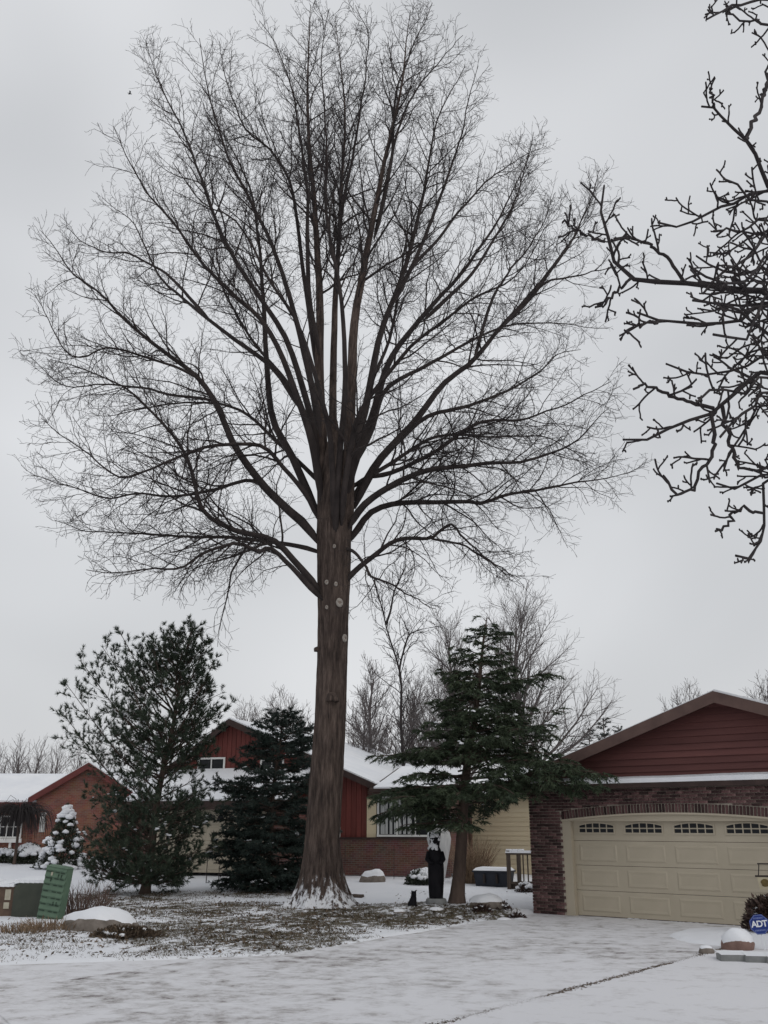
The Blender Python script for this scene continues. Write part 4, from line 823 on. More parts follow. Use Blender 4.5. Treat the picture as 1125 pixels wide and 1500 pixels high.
# roof
XL, XR = -.42, GW + .42
m = MB(); m.slab([(XL, -.42, roofz(XL) - .02), (AX, -.42, 4.68), (AX, GD + .3, 4.68), (XL, GD + .3, roofz(XL) - .02)], .07); m.slab([(AX, -.42, 4.68), (XR, -.42, roofz(XR) - .02), (XR, GD + .3, roofz(XR) - .02), (AX, GD + .3, 4.68)], .07)
rf = m.build('roof', M['shingle'], gar)
m = MB(); m.slab([(XL + .02, -.36, roofz(XL) + .035), (AX, -.36, 4.74), (AX, GD + .25, 4.74), (XL + .02, GD + .25, roofz(XL) + .035)], .053); m.slab([(AX, -.40, 4.745), (XR, -.40, roofz(XR) + .035), (XR, GD + .25, roofz(XR) + .035), (AX, GD + .25, 4.745)], .055)
m.build('roof_snow', M['roofsnow'], rf)
MB().prism([(XL, roofz(XL) - .25), (AX, 4.45), (AX, 4.697), (XL, roofz(XL) - .003)], -.46, -.425).build('rake_board', M['brown'], gar)
MB().prism([(AX, 4.45), (XR, roofz(XR) - .25), (XR, roofz(XR) - .003), (AX, 4.697)], -.46, -.425).build('rake_board', M['brown'], gar)
MB().slab([(XL, -.424, roofz(XL) - .11), (AX, -.424, 4.59), (AX, .02, 4.59), (XL, .02, roofz(XL) - .11)], .02).build('soffit', M['darkbrown'], gar)
MB().slab([(AX, -.424, 4.59), (XR, -.424, roofz(XR) - .11), (XR, .02, roofz(XR) - .11), (AX, .02, 4.59)], .02).build('soffit', M['darkbrown'], gar)
MB().box(XL - .03, XL + .001, -.42, GD + .3, roofz(XL) - .22, roofz(XL) - .03).build('fascia', M['brown'], gar)
# set-back wing of the same house in cream lap siding
WY = 11.3; WX0, WX1 = -9.3, 2.0; wz0 = .10
wg = MB().box(WX0, WX1, WY + .03, WY + .25, wz0 - .2, 2.95).build('wing_wall', M['creamside'], gar)
z = wz0 - .02
while z < 2.85:
    MB().add([(WX0, WY, z), (WX1, WY, z), (WX1, WY + .022, z + .17), (WX0, WY + .022, z + .17), (WX0, WY + .03, z), (WX1, WY + .03, z), (WX1, WY + .03, z + .17), (WX0, WY + .03, z + .17)], [(0, 1, 2, 3), (1, 0, 4, 5), (3, 2, 6, 7), (0, 3, 7, 4), (2, 1, 5, 6)]).build('siding_board', M['creamside'], wg)
    z += .165
MB().box(WX0 - .01, WX0 + .25, WY + .25, WY + 7, wz0 - .2, 2.95).build('side_wall', M['creamside'], gar)
MB().box(WX0 - .52, WX0 - .0, WY - .12, WY + .4, wz0 - .2, 2.90).build('brick_pier', M['lowbrick'], gar)
m = MB().slab([(WX0 - .7, WY - .3, 3.05), (WX1, WY - .3, 3.05), (WX1, WY + 4, 4.2), (WX0 - .7, WY + 4, 4.2)], .12); m.build('wing_roof', M['darkbrown'], gar)
MB().slab([(WX0 - .68, WY - .27, 3.12), (WX1, WY - .27, 3.12), (WX1, WY + 4, 4.27), (WX0 - .68, WY + 4, 4.27)], .06).build('wing_roof_snow', M['roofsnow'], gar)

# ================================================================== red gabled house (centre)
BRZ = math.radians(-18.5); BZ = .33
hb = thing('red_gabled_house', 'red gabled house with snowy roof and cream garage door behind the evergreens', 'house', (-6.06, 38, BZ), BRZ)
AZ = 5.55; SR = .415; EL_, ER = -3.5, 6.05
zr_ = lambda x: AZ - (SR * x if x > 0 else -.69 * x)
m = MB().prism([(EL_ + .3, 0), (5.62, 0), (5.62, zr_(5.62) - .15), (0, AZ - .15), (EL_ + .3, zr_(EL_ + .3) - .15)], .35, .6); gwb = m.build('gable_wall', M['redvert'], hb)
x = EL_ + .32
while x < 5.58:                                    # vertical boards on the gable front
    xb = min(x + .185, 5.6); z0 = 1.2 if x > 3.2 else 2.5
    if not (-1.25 < (x + xb) / 2 < .1 and False): MB().prism([(x, z0), (xb, z0), (xb, zr_(xb) - .16), (x, zr_(x) - .16)], .325, .352).build('board', M['redvert'], gwb)
    x += .2
m = MB().slab([(0, 0, AZ), (ER, 0, zr_(ER)), (ER, 17, zr_(ER)), (0, 17, AZ)], .12); m.slab([(EL_, 0, zr_(EL_)), (0, 0, AZ), (0, 17, AZ), (EL_, 17, zr_(EL_))], .12); rf = m.build('roof', M['shingle'], hb)
m = MB().slab([(0.0, .02, AZ + .06), (ER - .02, .02, zr_(ER) + .06), (ER - .02, 17, zr_(ER) + .06), (0, 17, AZ + .06)], .055); m.slab([(EL_ + .02, .02, zr_(EL_) + .06), (0, .02, AZ + .06), (0, 17, AZ + .06), (EL_ + .02, 17, zr_(EL_) + .06)], .055); m.build('roof_snow', M['roofsnow'], rf)
MB().prism([(0, AZ - .24), (ER, zr_(ER) - .24), (ER, zr_(ER) - .004), (0, AZ - .004)], -.035, -.003).build('rake_board', M['darkbrown'], hb)
MB().prism([(EL_, zr_(EL_) - .24), (0, AZ - .24), (0, AZ - .004), (EL_, zr_(EL_) - .004)], -.035, -.003).build('rake_board', M['darkbrown'], hb)
MB().box(5.36, 5.61, .61, 17, 0, zr_(5.6) - .16).build('side_wall', M['redvert'], hb); MB().box(EL_ + .3, EL_ + .55, .61, 17, 0, zr_(EL_ + .3) - .16).build('side_wall', M['redvert'], hb)
# gable window
def window(parent, x0, x1, z0, z1, y, cols=2, rows=1, mat='white', fr=.07, glass='glass', cur=False):
    m = MB(); m.box(x0 - fr, x1 + fr, y - .05, y + .02, z1, z1 + fr); m.box(x0 - fr, x1 + fr, y - .09, y + .02, z0 - fr, z0); m.box(x0 - fr, x0, y - .05, y + .02, z0, z1); m.box(x1, x1 + fr, y - .05, y + .02, z0, z1)
    for k in range(1, cols): xx = x0 + (x1 - x0) * k / cols; m.box(xx - .022, xx + .022, y - .04, y + .02, z0, z1)
    for k in range(1, rows): zz_ = z0 + (z1 - z0) * k / rows; m.box(x0, x1, y - .035, y + .02, zz_ - .018, zz_ + .018)
    wn = m.build('window', M[mat], parent)
    for k in range(cols):
        for r in range(rows):
            MB().box(x0 + (x1 - x0) * k / cols + .005, x0 + (x1 - x0) * (k + 1) / cols - .005, y - .012, y - .004, z0 + (z1 - z0) * r / rows + .004, z0 + (z1 - z0) * (r + 1) / rows - .004).build('pane', M[glass], wn)
    return wn
window(hb, -1.35, -.3, 3.25, 4.05, .33, 2, 1); window(hb, 1.35, 2.2, 3.2, 3.95, .33, 2, 1)
# low front roof and garage bay
m = MB().slab([(-3.1, -2.1, 2.42), (3.5, -2.1, 2.42), (3.5, .32, 3.62), (-3.1, .32, 3.62)], .10); lr = m.build('porch_roof', M['shingle'], hb)
MB().slab([(-3.08, -2.08, 2.50), (3.48, -2.08, 2.50), (3.48, .315, 3.70), (-3.08, .315, 3.70)], .075).build('porch_roof_snow', M['roofsnow'], lr)
MB().box(-3.12, 3.52, -2.15, -2.105, 2.14, 2.44).build('porch_fascia', M['darkbrown'], hb)
MB().box(-3.0, -2.25, -1.7, -1.5, -.1, 2.33).build('front_wall', M['lowbrick'], hb); MB().box(2.75, 3.4, -1.7, -1.5, -.1, 2.33).build('front_wall', M['lowbrick'], hb); MB().box(-2.25, 2.75, -1.7, -1.5, 2.16, 2.33).build('front_wall', M['darkbrown'], hb)
MB().box(-3.0, -2.8, -1.49, .34, -.1, 2.6).build('side_wall', M['lowbrick'], hb); MB().box(3.2, 3.4, -1.49, .34, -.1, 2.6).build('side_wall', M['lowbrick'], hb)
m = MB()
for k in range(4): m.box(-2.24, 2.74, -1.62, -1.57, 0 + k * .54, k * .54 + .533)
gdb = m.build('garage_door', M['cream'], hb)
rpb = raised(.50, .36)
for k in range(3):
    for c in range(8): link('door_panel', rpb, M['cream'], gdb, (-2.18 + c * .62, -1.621, .09 + k * .54))
for c in range(11):
    x0 = -2.15 + c * .45; a = np.linspace(0, math.pi, 9)
    MB().prism([(x0 + .16 + .14 * math.cos(t), 1.76 + .19 * math.sin(t)) for t in a], -1.63, -1.622).build('fan_pane', M['glass'], gdb)
# brick base, picture window and white trim of the right-hand part
MB().box(3.3, 8.75, .22, .324, -.1, 1.13).build('brick_base', M['lowbrick'], hb)
MB().box(3.3, 8.75, .18, .33, 1.132, 1.185).build('brick_sill', M['darkbrown'], hb)
MB().box(4.50, 4.60, .20, .33, 1.19, 3.2).build('corner_trim', M['white'], hb)
MB().box(5.62, 8.75, .38, .6, 0, 2.95).build('front_wall', M['lowbrick'], hb)
MB().box(8.5, 8.74, .601, 3.0, 0, 2.95).build('side_wall', M['lowbrick'], hb)
MB().box(5.62, 5.98, .33, .378, 1.19, 2.55).build('trim_panel', M['creamside'], hb)
wn = window(hb, 6.1, 8.15, 1.28, 2.55, .33, 3, 1)
for k in range(7): MB().box(6.16 + k * .17, 6.16 + k * .17 + (.10 if k % 3 else .15), .308, .316, 1.3, 2.53).build('curtain_strip', M['curtain'], wn)
m = MB().slab([(ER - .15, -.25, 2.85), (8.95, -.25, 2.85), (8.95, 3.2, 3.75), (ER - .15, 3.2, 3.75)], .12); m.build('wing_roof', M['darkbrown'], hb)
MB().slab([(ER + .02, -.22, 2.92), (8.93, -.22, 2.92), (8.93, 3.2, 3.82), (ER + .02, 3.2, 3.82)], .06).build('wing_roof_snow', M['roofsnow'], hb)

# ================================================================== brick house with white roof (far left)
ax0 = at(130, 1118, 46)
ha = thing('brick_house', 'low red brick house with white snowy roof and maroon gable trim', 'house', (ax0[0], 46, .42), math.radians(6))
ah = ax0[2] - .42; hw_ = 2.55; sl = .62
MB().prism([(-2.25, -.1), (2.25, -.1), (2.25, ah - .1 - sl * 2.25), (0, ah - .1), (-2.25, ah - .1 - sl * 2.25)], .3, .55).build('gable_wall', M['farbrick'], ha)
m = MB().slab([(-hw_, 0, ah - sl * hw_), (0, 0, ah), (0, 9, ah), (-hw_, 9, ah - sl * hw_)], .1); m.slab([(0, 0, ah), (hw_, 0, ah - sl * hw_), (hw_, 9, ah - sl * hw_), (0, 9, ah)], .1); rf = m.build('roof', M['shingle'], ha)
m = MB().slab([(-hw_, .03, ah + .07 - sl * hw_), (0, .03, ah + .07), (0, 9, ah + .07), (-hw_, 9, ah + .07 - sl * hw_)], .065); m.slab([(0, .03, ah + .07), (hw_, .03, ah + .07 - sl * hw_), (hw_, 9, ah + .07 - sl * hw_), (0, 9, ah + .07)], .065); m.build('roof_snow', M['roofsnow'], rf)
MB().prism([(-hw_, ah - .26 - sl * hw_), (0, ah - .26), (0, ah + .03), (-hw_, ah + .03 - sl * hw_)], -.06, -.003).build('rake_board', M['maroon'], ha)
MB().prism([(0, ah - .26), (hw_, ah - .26 - sl * hw_), (hw_, ah + .03 - sl * hw_), (0, ah + .03)], -.06, -.003).build('rake_board', M['maroon'], ha)
MB().box(2.0, 2.24, .56, 9, -.1, ah - .12 - sl * 2.25).build('side_wall', M['farbrick'], ha)
MB().box(-9.5, -2.2, .8, 1.05, -.1, 2.6).build('front_wall', M['farbrick'], ha)
MB().slab([(-9.8, .35, 2.5), (-2.15, .35, 2.5), (-2.15, 4.2, 3.86), (-9.8, 4.2, 3.86)], .10).build('wing_roof', M['shingle'], ha)
MB().slab([(-9.78, .34, 2.59), (-1.0, .34, 2.59), (-1.0, 4.2, 3.96), (-9.78, 4.2, 3.96)], .085).build('wing_roof_snow', M['roofsnow'], ha)
MB().box(-9.8, -2.3, .28, .345, 2.28, 2.50).build('fascia', M['maroon'], ha)
wn = window(ha, -4.15, -2.95, 1.0, 1.85, .78, 4, 2)
MB().box(-4.3, -2.8, .55, .685, .74, .92).build('window_box', M['white'], ha); MB().box(-3.95, -3.85, .6, .77, .45, .74).build('box_bracket', M['white'], ha); MB().box(-3.35, -3.25, .6, .77, .45, .74).build('box_bracket', M['white'], ha)
MB().box(-2.0, -1.75, .27, .298, 1.2, 2.05).build('shutter', M['white'], ha)

# ================================================================== garden things
def shrub(name, label, loc, r, mat, n, seed, snow=0, Ln=.07, wd=.03, cone=False, group=None, stems=True, cat='shrub', sz=(.05, .1)):
    rng = np.random.default_rng(seed); t = thing(name, label, cat, loc, 0, group); r = np.array(r)
    d = nrm(rng.normal(size=(n, 3))); d[:, 2] = np.abs(d[:, 2]); rad = rng.random(n) ** .33 * (0.85 + .35 * vnoise(d[:, 0] * 3 + 9 + seed, d[:, 1] * 3 + d[:, 2] * 3 + 9))
    if cone:
        hf = rng.random(n) ** 1.4; a = rng.uniform(0, 6.28, n); q = (1 - hf) ** .8 * (rng.random(n) ** .4) * (.8 + .4 * vnoise(a * 2, hf * 7)); p = np.stack([np.cos(a) * q, np.sin(a) * q, hf], 1)
    else: p = d * rad[:, None]
    p = p * r; dd = nrm(p / r + rng.normal(0, .6, (n, 3)) + [0, 0, .3])
    Vv, Qq = leaves(p, dd, Ln * rng.uniform(.6, 1.3, n), wd, rng); o = link('foliage', mesh_np('foliage', Vv, Qq), mat, t); o['kind'] = 'stuff'
    if stems:
        k = 26; tp_ = p[rng.choice(n, k)] * .9; P = np.stack([tp_ * f * np.array([1, 1, 1]) + np.array([0, 0, -.05 * (1 - f)]) for f in (0, .35, .7, 1)], 1); P[:, 0, :2] = rng.normal(0, .05, (k, 2))
        Vv, Qq = tubes(P, np.tile(np.array([[.012, .009, .006, .003]]), (k, 1)), 4); o = link('stems', mesh_np('stems', Vv, Qq), M['conbark'], t); o['kind'] = 'stuff'
    if snow:
        a = rng.uniform(0, 6.28, snow)
        if cone: hf = rng.random(snow) ** 1.3; q = (1 - hf) ** .8 * rng.uniform(.85, 1.0, snow); c = np.stack([np.cos(a) * q, np.sin(a) * q, hf], 1) * r
        else: el = rng.uniform(.5, 1.5, snow); c = np.stack([np.cos(a) * np.cos(el), np.sin(a) * np.cos(el), np.sin(el)], 1) * r * .95
        Vv, Qq = clumps(c, rng.uniform(*sz, (snow, 1)) * np.array([[1.2, 1.2, .7]]), rng); o = link('snow', mesh_np('snow', Vv, Qq, True), M['snow'], t); o['kind'] = 'stuff'
    return t
def gp(u, v, Y): p = at(u, v, Y); return (p[0], Y, G(p[0], Y))
shrub('snowy_shrub', 'conical shrub thickly clumped with snow in front of the brick house', gp(92, 1255, 40), (1.0, 1.0, 2.35), M['shrubleaf'], 5000, 61, 150, .12, .05, True, sz=(.09, .17))
shrub('low_shrub', 'low rounded dark hedge capped with snow under the brick house gable', gp(43, 1252, 43), (.75, .6, .75), M['shrubleaf'], 2500, 62, 90, .10, .05, sz=(.1, .2))
shrub('low_shrub', 'small snow-covered bush at the brick house wall below the window box', gp(5, 1255, 43.5), (.7, .5, .5), M['shrubleaf'], 1500, 63, 80, .10, .05, sz=(.1, .18))
# weeping bare shrub in front of the brick house window
rng = np.random.default_rng(64); wl = gp(22, 1252, 42.5); t = thing('weeping_tree', 'small weeping tree with drooping dark twigs before the brick house window', 'tree', wl)
P = [];
for k in range(420):
    a = rng.uniform(0, 6.28); r = rng.uniform(.3, 1.65); h = 2.35 + rng.normal(0, .12) - .1 * r
    P.append(resample([(0, 0, 1.5), (r * .35 * math.cos(a), r * .35 * math.sin(a), h), (r * .8 * math.cos(a), r * .8 * math.sin(a), h - .12), (r * math.cos(a), r * math.sin(a), h - rng.uniform(.5, 1.2))], 8))
Vv, Qq = tubes(np.array(P), np.tile(np.linspace(.014, .006, 8)[None], (420, 1)), 3); o = link('crown', mesh_np('crown', Vv, Qq), M['twig'], t); o['kind'] = 'stuff'
MB().tube([(0, 0, -.1), (.03, 0, .8), (0, .02, 1.6)], [.08, .06, .05]).build('trunk', M['conbark'], t)

# utility boxes at the left
ux, uy = -8.0, 22.9
tb = thing('utility_box', 'low dark olive utility box with rounded front and pale stickers under snow', 'utility box', (ux, uy, G(ux, uy) - .03), math.radians(-4))
rc = [(-.26, .02), (.62, .02), (.62, .74), (-.10, .74), (-.155, .725), (-.205, .69), (-.245, .64), (-.26, .58)]
MB().prism(rc, -.02, .75).build('front_cover', M['olive'], tb)
MB().box(-1.1, -.262, .03, .75, .02, .66).build('cabinet', M['rust'], tb)
MB().box(-1.2, .70, -.06, .8, -.06, .018).build('base_pad', M['stone'], tb)
MB().box(-.47, -.34, .018, .029, .38, .60).build('sticker', M['paper'], tb); MB().box(-.48, -.355, .018, .029, .20, .33).build('sticker', M['paper'], tb)
m = MB()
for (xa, xb, za) in [(-1.15, -.27, .66), (-.27, .64, .742)]:
    for k in range(8):
        x0, x1 = xa + (xb - xa) * k / 8, xa + (xb - xa) * (k + 1) / 8; h = .05 + .03 * random.random(); m.slab([(x0, -.03 + .02 * random.random(), za + h), (x1, -.03, za + h * .9), (x1, .76, za + h + .03), (x0, .76, za + h + .03)], h)
m.build('snow_cap', M['snow'], tb)
cx_, cy_ = -7.28, 22.35
cb = thing('utility_cabinet', 'leaning faded green utility cabinet with rows of dark vent slots', 'utility cabinet', (cx_, cy_, G(cx_, cy_) - .06), math.radians(-7)); cb.rotation_euler = (0, math.radians(7), math.radians(-16)); cb.scale = (.86, 1, .95)
MB().box(-.31, .31, 0, .22, 0, 1.17).build('body', M['green'], cb)
MB().add([(-.33, -.02, 1.172), (.33, -.02, 1.172), (.33, .24, 1.172), (-.33, .24, 1.172), (-.25, .05, 1.21), (.25, .05, 1.21), (.25, .2, 1.21), (-.25, .2, 1.21)], [(0, 3, 2, 1), (4, 5, 6, 7), (0, 1, 5, 4), (1, 2, 6, 5), (2, 3, 7, 6), (3, 0, 4, 7)]).build('lid', M['green'], cb)
for k in range(8):
    z = .09 + k * .14; MB().add([(-.305, -.003, z), (.305, -.003, z), (.305, -.022, z + .035), (-.305, -.022, z + .035), (.305, -.003, z + .11), (-.305, -.003, z + .11)], [(0, 1, 2, 3), (3, 2, 4, 5)]).build('rib', M['green'], cb)
    for xa, xb in ((-.28, -.13), (-.02, .10), (.14, .25)): MB().box(xa, xb, -.012, -.002, z - .012, z + .006).build('slot', M['greenslot'], cb)
for xx, z in ((.08, .36), (.17, .36), (.08, .95), (.17, .95), (-.12, .86)): MB().box(xx, xx + .02, -.026, -.002, z, z + .085).build('slot', M['greenslot'], cb)
MB().box(-.13, -.09, -.026, -.002, .985, 1.06).build('hasp', M['paper'], cb)
# dry grasses
def grass(name, label, loc, n, r, h, mat, seed, spread=.35, wd=.014, cat='grass', group=None):
    rng = np.random.default_rng(seed); t = thing(name, label, cat, loc, 0, group)
    a = rng.uniform(0, 6.28, n); q = np.sqrt(rng.random(n)); b = np.stack([np.cos(a) * q * r[0], np.sin(a) * q * r[1], np.full(n, -.03)], 1); b[:, 2] = gz(b[:, 0] + loc[0], b[:, 1] + loc[1]) - loc[2] - .03
    d = nrm(np.stack([np.cos(a) * q * spread + rng.normal(0, .18, n), np.sin(a) * q * spread + rng.normal(0, .18, n), np.ones(n)], 1)); Lh = h * rng.uniform(.45, 1.1, n)
    P = np.stack([b, b + d * (Lh * .5)[:, None], b + d * Lh[:, None] + np.stack([rng.normal(0, .12, n), rng.normal(0, .12, n), -rng.random(n) * .15], 1) * Lh[:, None]], 1)
    Vv, Qq = tubes(P, np.tile(np.array([[wd * .5, wd * .45, wd * .15]]), (n, 1)), 3); o = link('blades', mesh_np('blades', Vv, Qq), mat, t); o['kind'] = 'stuff'
    return t
def gl(u, v, z=.03):
    a = (u - 562.5) / F; b_ = (750 - v) / F; tt = (z - CAMZ) / (sP + cP * b_); x, y = a * tt, (cP - sP * b_) * tt; return (x, y, G(x, y))
grass('dry_grass', 'upright clump of reddish brown dry stems beside the green cabinet', gl(124, 1342), 210, (.48, .3), .82, M['redstem'], 71, .4)
grass('dry_grass', 'trampled straw-coloured grass in front of the leaning green cabinet', gl(80, 1362), 230, (.62, .22), .30, M['straw'], 72, .9)
grass('dry_grass', 'flattened straw tuft in front of the olive utility box', gl(28, 1366), 200, (.55, .22), .26, M['straw'], 73, .9)
grass('dry_grass', 'tall tan ornamental grass against the brick pier and cream siding', gp(694, 1290, 33.5), 420, (.35, .3), 1.5, M['straw'], 74, .32, .016)
# boulders
l0 = gl(142, 1362); rock(None, 'boulder', (l0[0], l0[1] + .25, l0[2] - .10), (.74, .5, .50), 9, M['rock'], 'broad boulder half under snow between the dry stems and the leaf litter', 'boulder', cover=.42, thick=.03)
l0 = gl(185, 1372); shrub('ground_cover', 'dark low leafy ground cover spilling beside the snowy boulder', (l0[0], l0[1], l0[2] - .02), (.62, .42, .20), M['litter'], 2600, 75, 14, .075, .04, stems=False, cat='plant', sz=(.03, .06))
l0 = gl(1085, 1390, .06); rock(None, 'boulder', (l0[0] + .08, l0[1] + .40, .02), (.27, .22, .26), 5, M['redrock'], 'pointed reddish boulder with a thick snow cap beside the blue sign', 'boulder', cover=.12, thick=.05)
l0 = gl(1035, 1397, .0); rock(None, 'edging_stone', (l0[0], l0[1], .02), (.13, .11, .09), 6, M['rock'], 'small grey block stone at the corner of the planting bed', 'stone', cover=.5, thick=.015)
# stone slabs edging the planting bed
for q, (u, v, lx) in enumerate([(1080, 1408, .50), (1118, 1410, .50), (1156, 1412, .6)]):
    l0 = gl(u, v, .0); t = thing('edging_slab', 'flat snow-dusted grey slab edging the bed below the blue sign', 'slab', (l0[0], l0[1], 0.012), math.radians(-4 - q * 5), 'slabs edging the planting bed')
    MB().box(-lx / 2 - .02, lx / 2 - .04, -.12, .16, -.04, .085).build('slab', M['stone'], t); MB().add([(-lx / 2, -.09, .086), (lx / 2 - .06, -.09, .086), (lx / 2 - .06, .34, .10), (-lx / 2, .34, .10)], [(0, 1, 2, 3)]).build('snow', M['snow'], t)
l0 = gl(1104, 1366, .08); shrub('bronze_shrub', 'dark bronze-leaved shrub with snow flecks in front of the garage door', (7.22, 19.0, G(7.22, 19.0)), (.55, .5, .62), M['bronzeleaf'], 3800, 76, 26, .11, .045, sz=(.025, .055))
# security sign
sx, sy = 6.30, 17.25; sg = thing('security_sign', 'blue octagonal security yard sign with white letters on a thin white stake', 'sign', (sx, sy, G(sx, sy) - .03), math.radians(-14)); sg.rotation_euler = (0, math.radians(-6), math.radians(-14))
MB().box(-.013, .013, -.006, .006, 0, .38).build('stake', M['signwhite'], sg)
def octo(r, y0, y1, cz): return MB().prism([(r * math.cos(a), cz + r * math.sin(a)) for a in [math.pi / 8 + k * math.pi / 4 for k in range(8)]], y0, y1)
CZ = .49; octo(.165, -.018, -.008, CZ).build('panel', M['blue'], sg); octo(.158, -.020, -.0185, CZ).build('border', M['signpale'], sg); octo(.148, -.022, -.0205, CZ).build('field', M['blue'], sg)
cu = bpy.data.curves.new('lettering', 'FONT'); cu.body = 'ADT'; cu.size = .135; cu.align_x = 'CENTER'; cu.align_y = 'CENTER'; cu.extrude = .002; cu.offset = .0035; cu.space_character = .88
tmp = bpy.data.objects.new('tmp', cu); COL.objects.link(tmp); bpy.context.view_layer.update()
tm = bpy.data.meshes.new_from_object(tmp.evaluated_get(bpy.context.evaluated_depsgraph_get())); bpy.data.objects.remove(tmp); tm.name = 'lettering'
lo_ = link('lettering', tm, M['signwhite'], sg); lo_.rotation_euler = (math.pi / 2, 0, 0); lo_.location = (0, -.0245, CZ + .005); lo_.data.materials.clear(); lo_.data.materials.append(M['signwhite'])
for zz_, wd_ in ((CZ + .098, .15), (CZ - .09, .17)):
    m = MB(); x = -wd_ / 2
    while x < wd_ / 2: l_ = random.uniform(.012, .022); m.box(x, min(x + l_, wd_ / 2), -.0235, -.0222, zz_ - .012, zz_ + .012); x += l_ + .007
    m.build('small_print', M['signpale'], sg)
# hanging garden plaque on an iron stand
hx_, hy_ = 6.93, 18.9; hp = thing('garden_plaque', 'small garden plaque hanging from a dark iron stand before the garage door', 'plaque', (hx_, hy_, G(hx_, hy_) - .05), math.radians(-12))
MB().tube([(.52, 0, 0), (.52, 0, 1.22)], .011).build('post', M['iron'], hp); MB().tube([(.525, 0, 1.20), (.0, 0, 1.20)], .013).build('arm', M['iron'], hp); MB().tube([(.03, 0, 1.20), (.0, 0, 1.00)], .009).build('hanger', M['iron'], hp); MB().tube([(.40, 0, 1.20), (.42, 0, 1.00)], .009).build('hanger', M['iron'], hp); MB().tube([(-.06, 0, 0.985), (.48, 0, 0.985)], .017).build('rail', M['iron'], hp)
MB().add([(-.03, -.004, 0.97), (.45, -.004, 0.97), (.42, -.004, 0.755), (.0, -.004, 0.755), (-.03, .004, 0.97), (.45, .004, 0.97), (.42, .004, 0.755), (.0, .004, 0.755)], [(0, 3, 2, 1), (4, 5, 6, 7), (0, 1, 5, 4), (1, 2, 6, 5), (2, 3, 7, 6), (3, 0, 4, 7)]).build('plaque', M['plaque'], hp)
for cx2, cz2, rx, rz2 in ((.10, 0.87, .075, .07), (.23, 0.84, .06, .04), (.33, 0.86, .06, .06)): MB().prism([(cx2 + rx * math.cos(a) * (1 + .12 * math.sin(5 * a)), cz2 + rz2 * math.sin(a)) for a in np.linspace(0, 2 * math.pi, 18)[:-1]], -.0075, -.0045).build('print_patch', M['plaquebrown'], hp)

# carved bear statue with cub
def ring(cx, cy, z, rx, ry, k=28, tw=0, seed=0):
    a = np.linspace(0, 2 * np.pi, k, endpoint=False); n_ = 1 + .10 * (fbm(np.cos(a) * 2 + 9 + seed, np.sin(a) * 2 + z * 3 + 9, 3) - .45)
    return np.stack([cx + rx * n_ * np.cos(a), cy + ry * n_ * np.sin(a), np.full(k, z)], 1)
bx_, by_ = 1.22, 24.05; bl = G(bx_, by_) - .02
be = thing('bear_statue', 'tall black carved bear statue with snow on its head on a round base', 'statue', (bx_, by_, bl), 0)
MB().loft([ring(0, 0, z, r, r) for z, r in ((-.04, .235), (.03, .245), (.10, .235), (.125, .21))]).build('base', M['stone'], be, True)
body = [(.115, .155, .15, 0), (.16, .165, .155, 0), (.3, .175, .165, 0), (.5, .185, .175, .005), (.7, .19, .18, .008), (.86, .185, .175, .004), (1.0, .168, .16, -.005), (1.12, .155, .15, -.012), (1.2, .14, .14, -.018), (1.26, .115, .125, -.02), (1.32, .115, .13, -.015), (1.40, .125, .14, -.01), (1.48, .115, .125, -.008), (1.54, .08, .085, -.005), (1.565, .03, .03, 0)]
MB().loft([ring(cx, 0, z, rx, ry, 32, seed=4) for z, rx, ry, cx in body]).build('body', M['black'], be, True)
MB().loft([np.stack([.055 * s_ * np.cos(np.linspace(0, 6.28, 14, endpoint=False)) - .01, np.full(14, y_), 1.375 + .045 * s_ * np.sin(np.linspace(0, 6.28, 14, endpoint=False))], 1) for y_, s_ in ((-.08, 1.2), (-.16, 1.05), (-.205, .85), (-.22, .5))]).build('muzzle', M['black'], be, True)
for s_ in (-1, 1):
    MB().tube([(s_ * .085 - .01, -.01, 1.47), (s_ * .11 - .01, -.01, 1.56), (s_ * .112 - .01, -.01, 1.585)], [.045, .036, .012], 10).build('ear', M['black'], be, True)
    MB().tube([(s_ * .145 - .012, -.02, 1.14), (s_ * .185 - .01, -.08, .98), (s_ * .12, -.17, .90), (s_ * .05, -.19, .93)], [.06, .062, .05, .035], 10).build('arm', M['black'], be, True)
    MB().tube([(s_ * .08, -.04, .10), (s_ * .09, -.09, .12), (s_ * .09, -.17, .12)], [.07, .075, .03], 10).build('foot', M['black'], be, True)
rng = np.random.default_rng(8); n = 120; a = rng.uniform(0, 6.28, n); zc = rng.uniform(1.2, 1.60, n); rad = np.interp(zc, [1.2, 1.26, 1.4, 1.5, 1.6], [.135, .12, .12, .10, .02]); c = np.stack([np.cos(a) * rad - .02, np.sin(a) * rad, zc], 1); c = c[(c[:, 0] < .03) | (c[:, 2] > 1.42)]
Vv, Qq = clumps(c, rng.uniform(.025, .055, (len(c), 1)) * np.ones((1, 3)), rng); o = link('snow', mesh_np('snow', Vv, Qq, True), M['snow'], be); o['kind'] = 'stuff'
cu_ = thing('bear_cub_statue', 'small black carved cub sitting beside the tall bear statue', 'statue', (.66, 23.75, G(.66, 23.75) - .03)); cu_.scale = (.82, .82, .74)
MB().loft([ring(cx, 0, z, rx, ry, 20, seed=2) for z, rx, ry, cx in ((-.03, .135, .13, -.01), (.05, .135, .13, -.01), (.14, .115, .11, 0), (.24, .095, .10, .02), (.30, .075, .085, .03), (.36, .075, .085, .035), (.42, .065, .07, .035), (.46, .03, .03, .035))]).build('body', M['black'], cu_, True)
for s_ in (-1, 1):
    MB().tube([(.035 + s_ * .045, 0, .42), (.035 + s_ * .055, 0, .475)], [.026, .016], 8).build('ear', M['black'], cu_, True); MB().tube([(s_ * .09, -.05, .02), (s_ * .11, -.17, .03)], [.05, .03], 8).build('foot', M['black'], cu_, True)
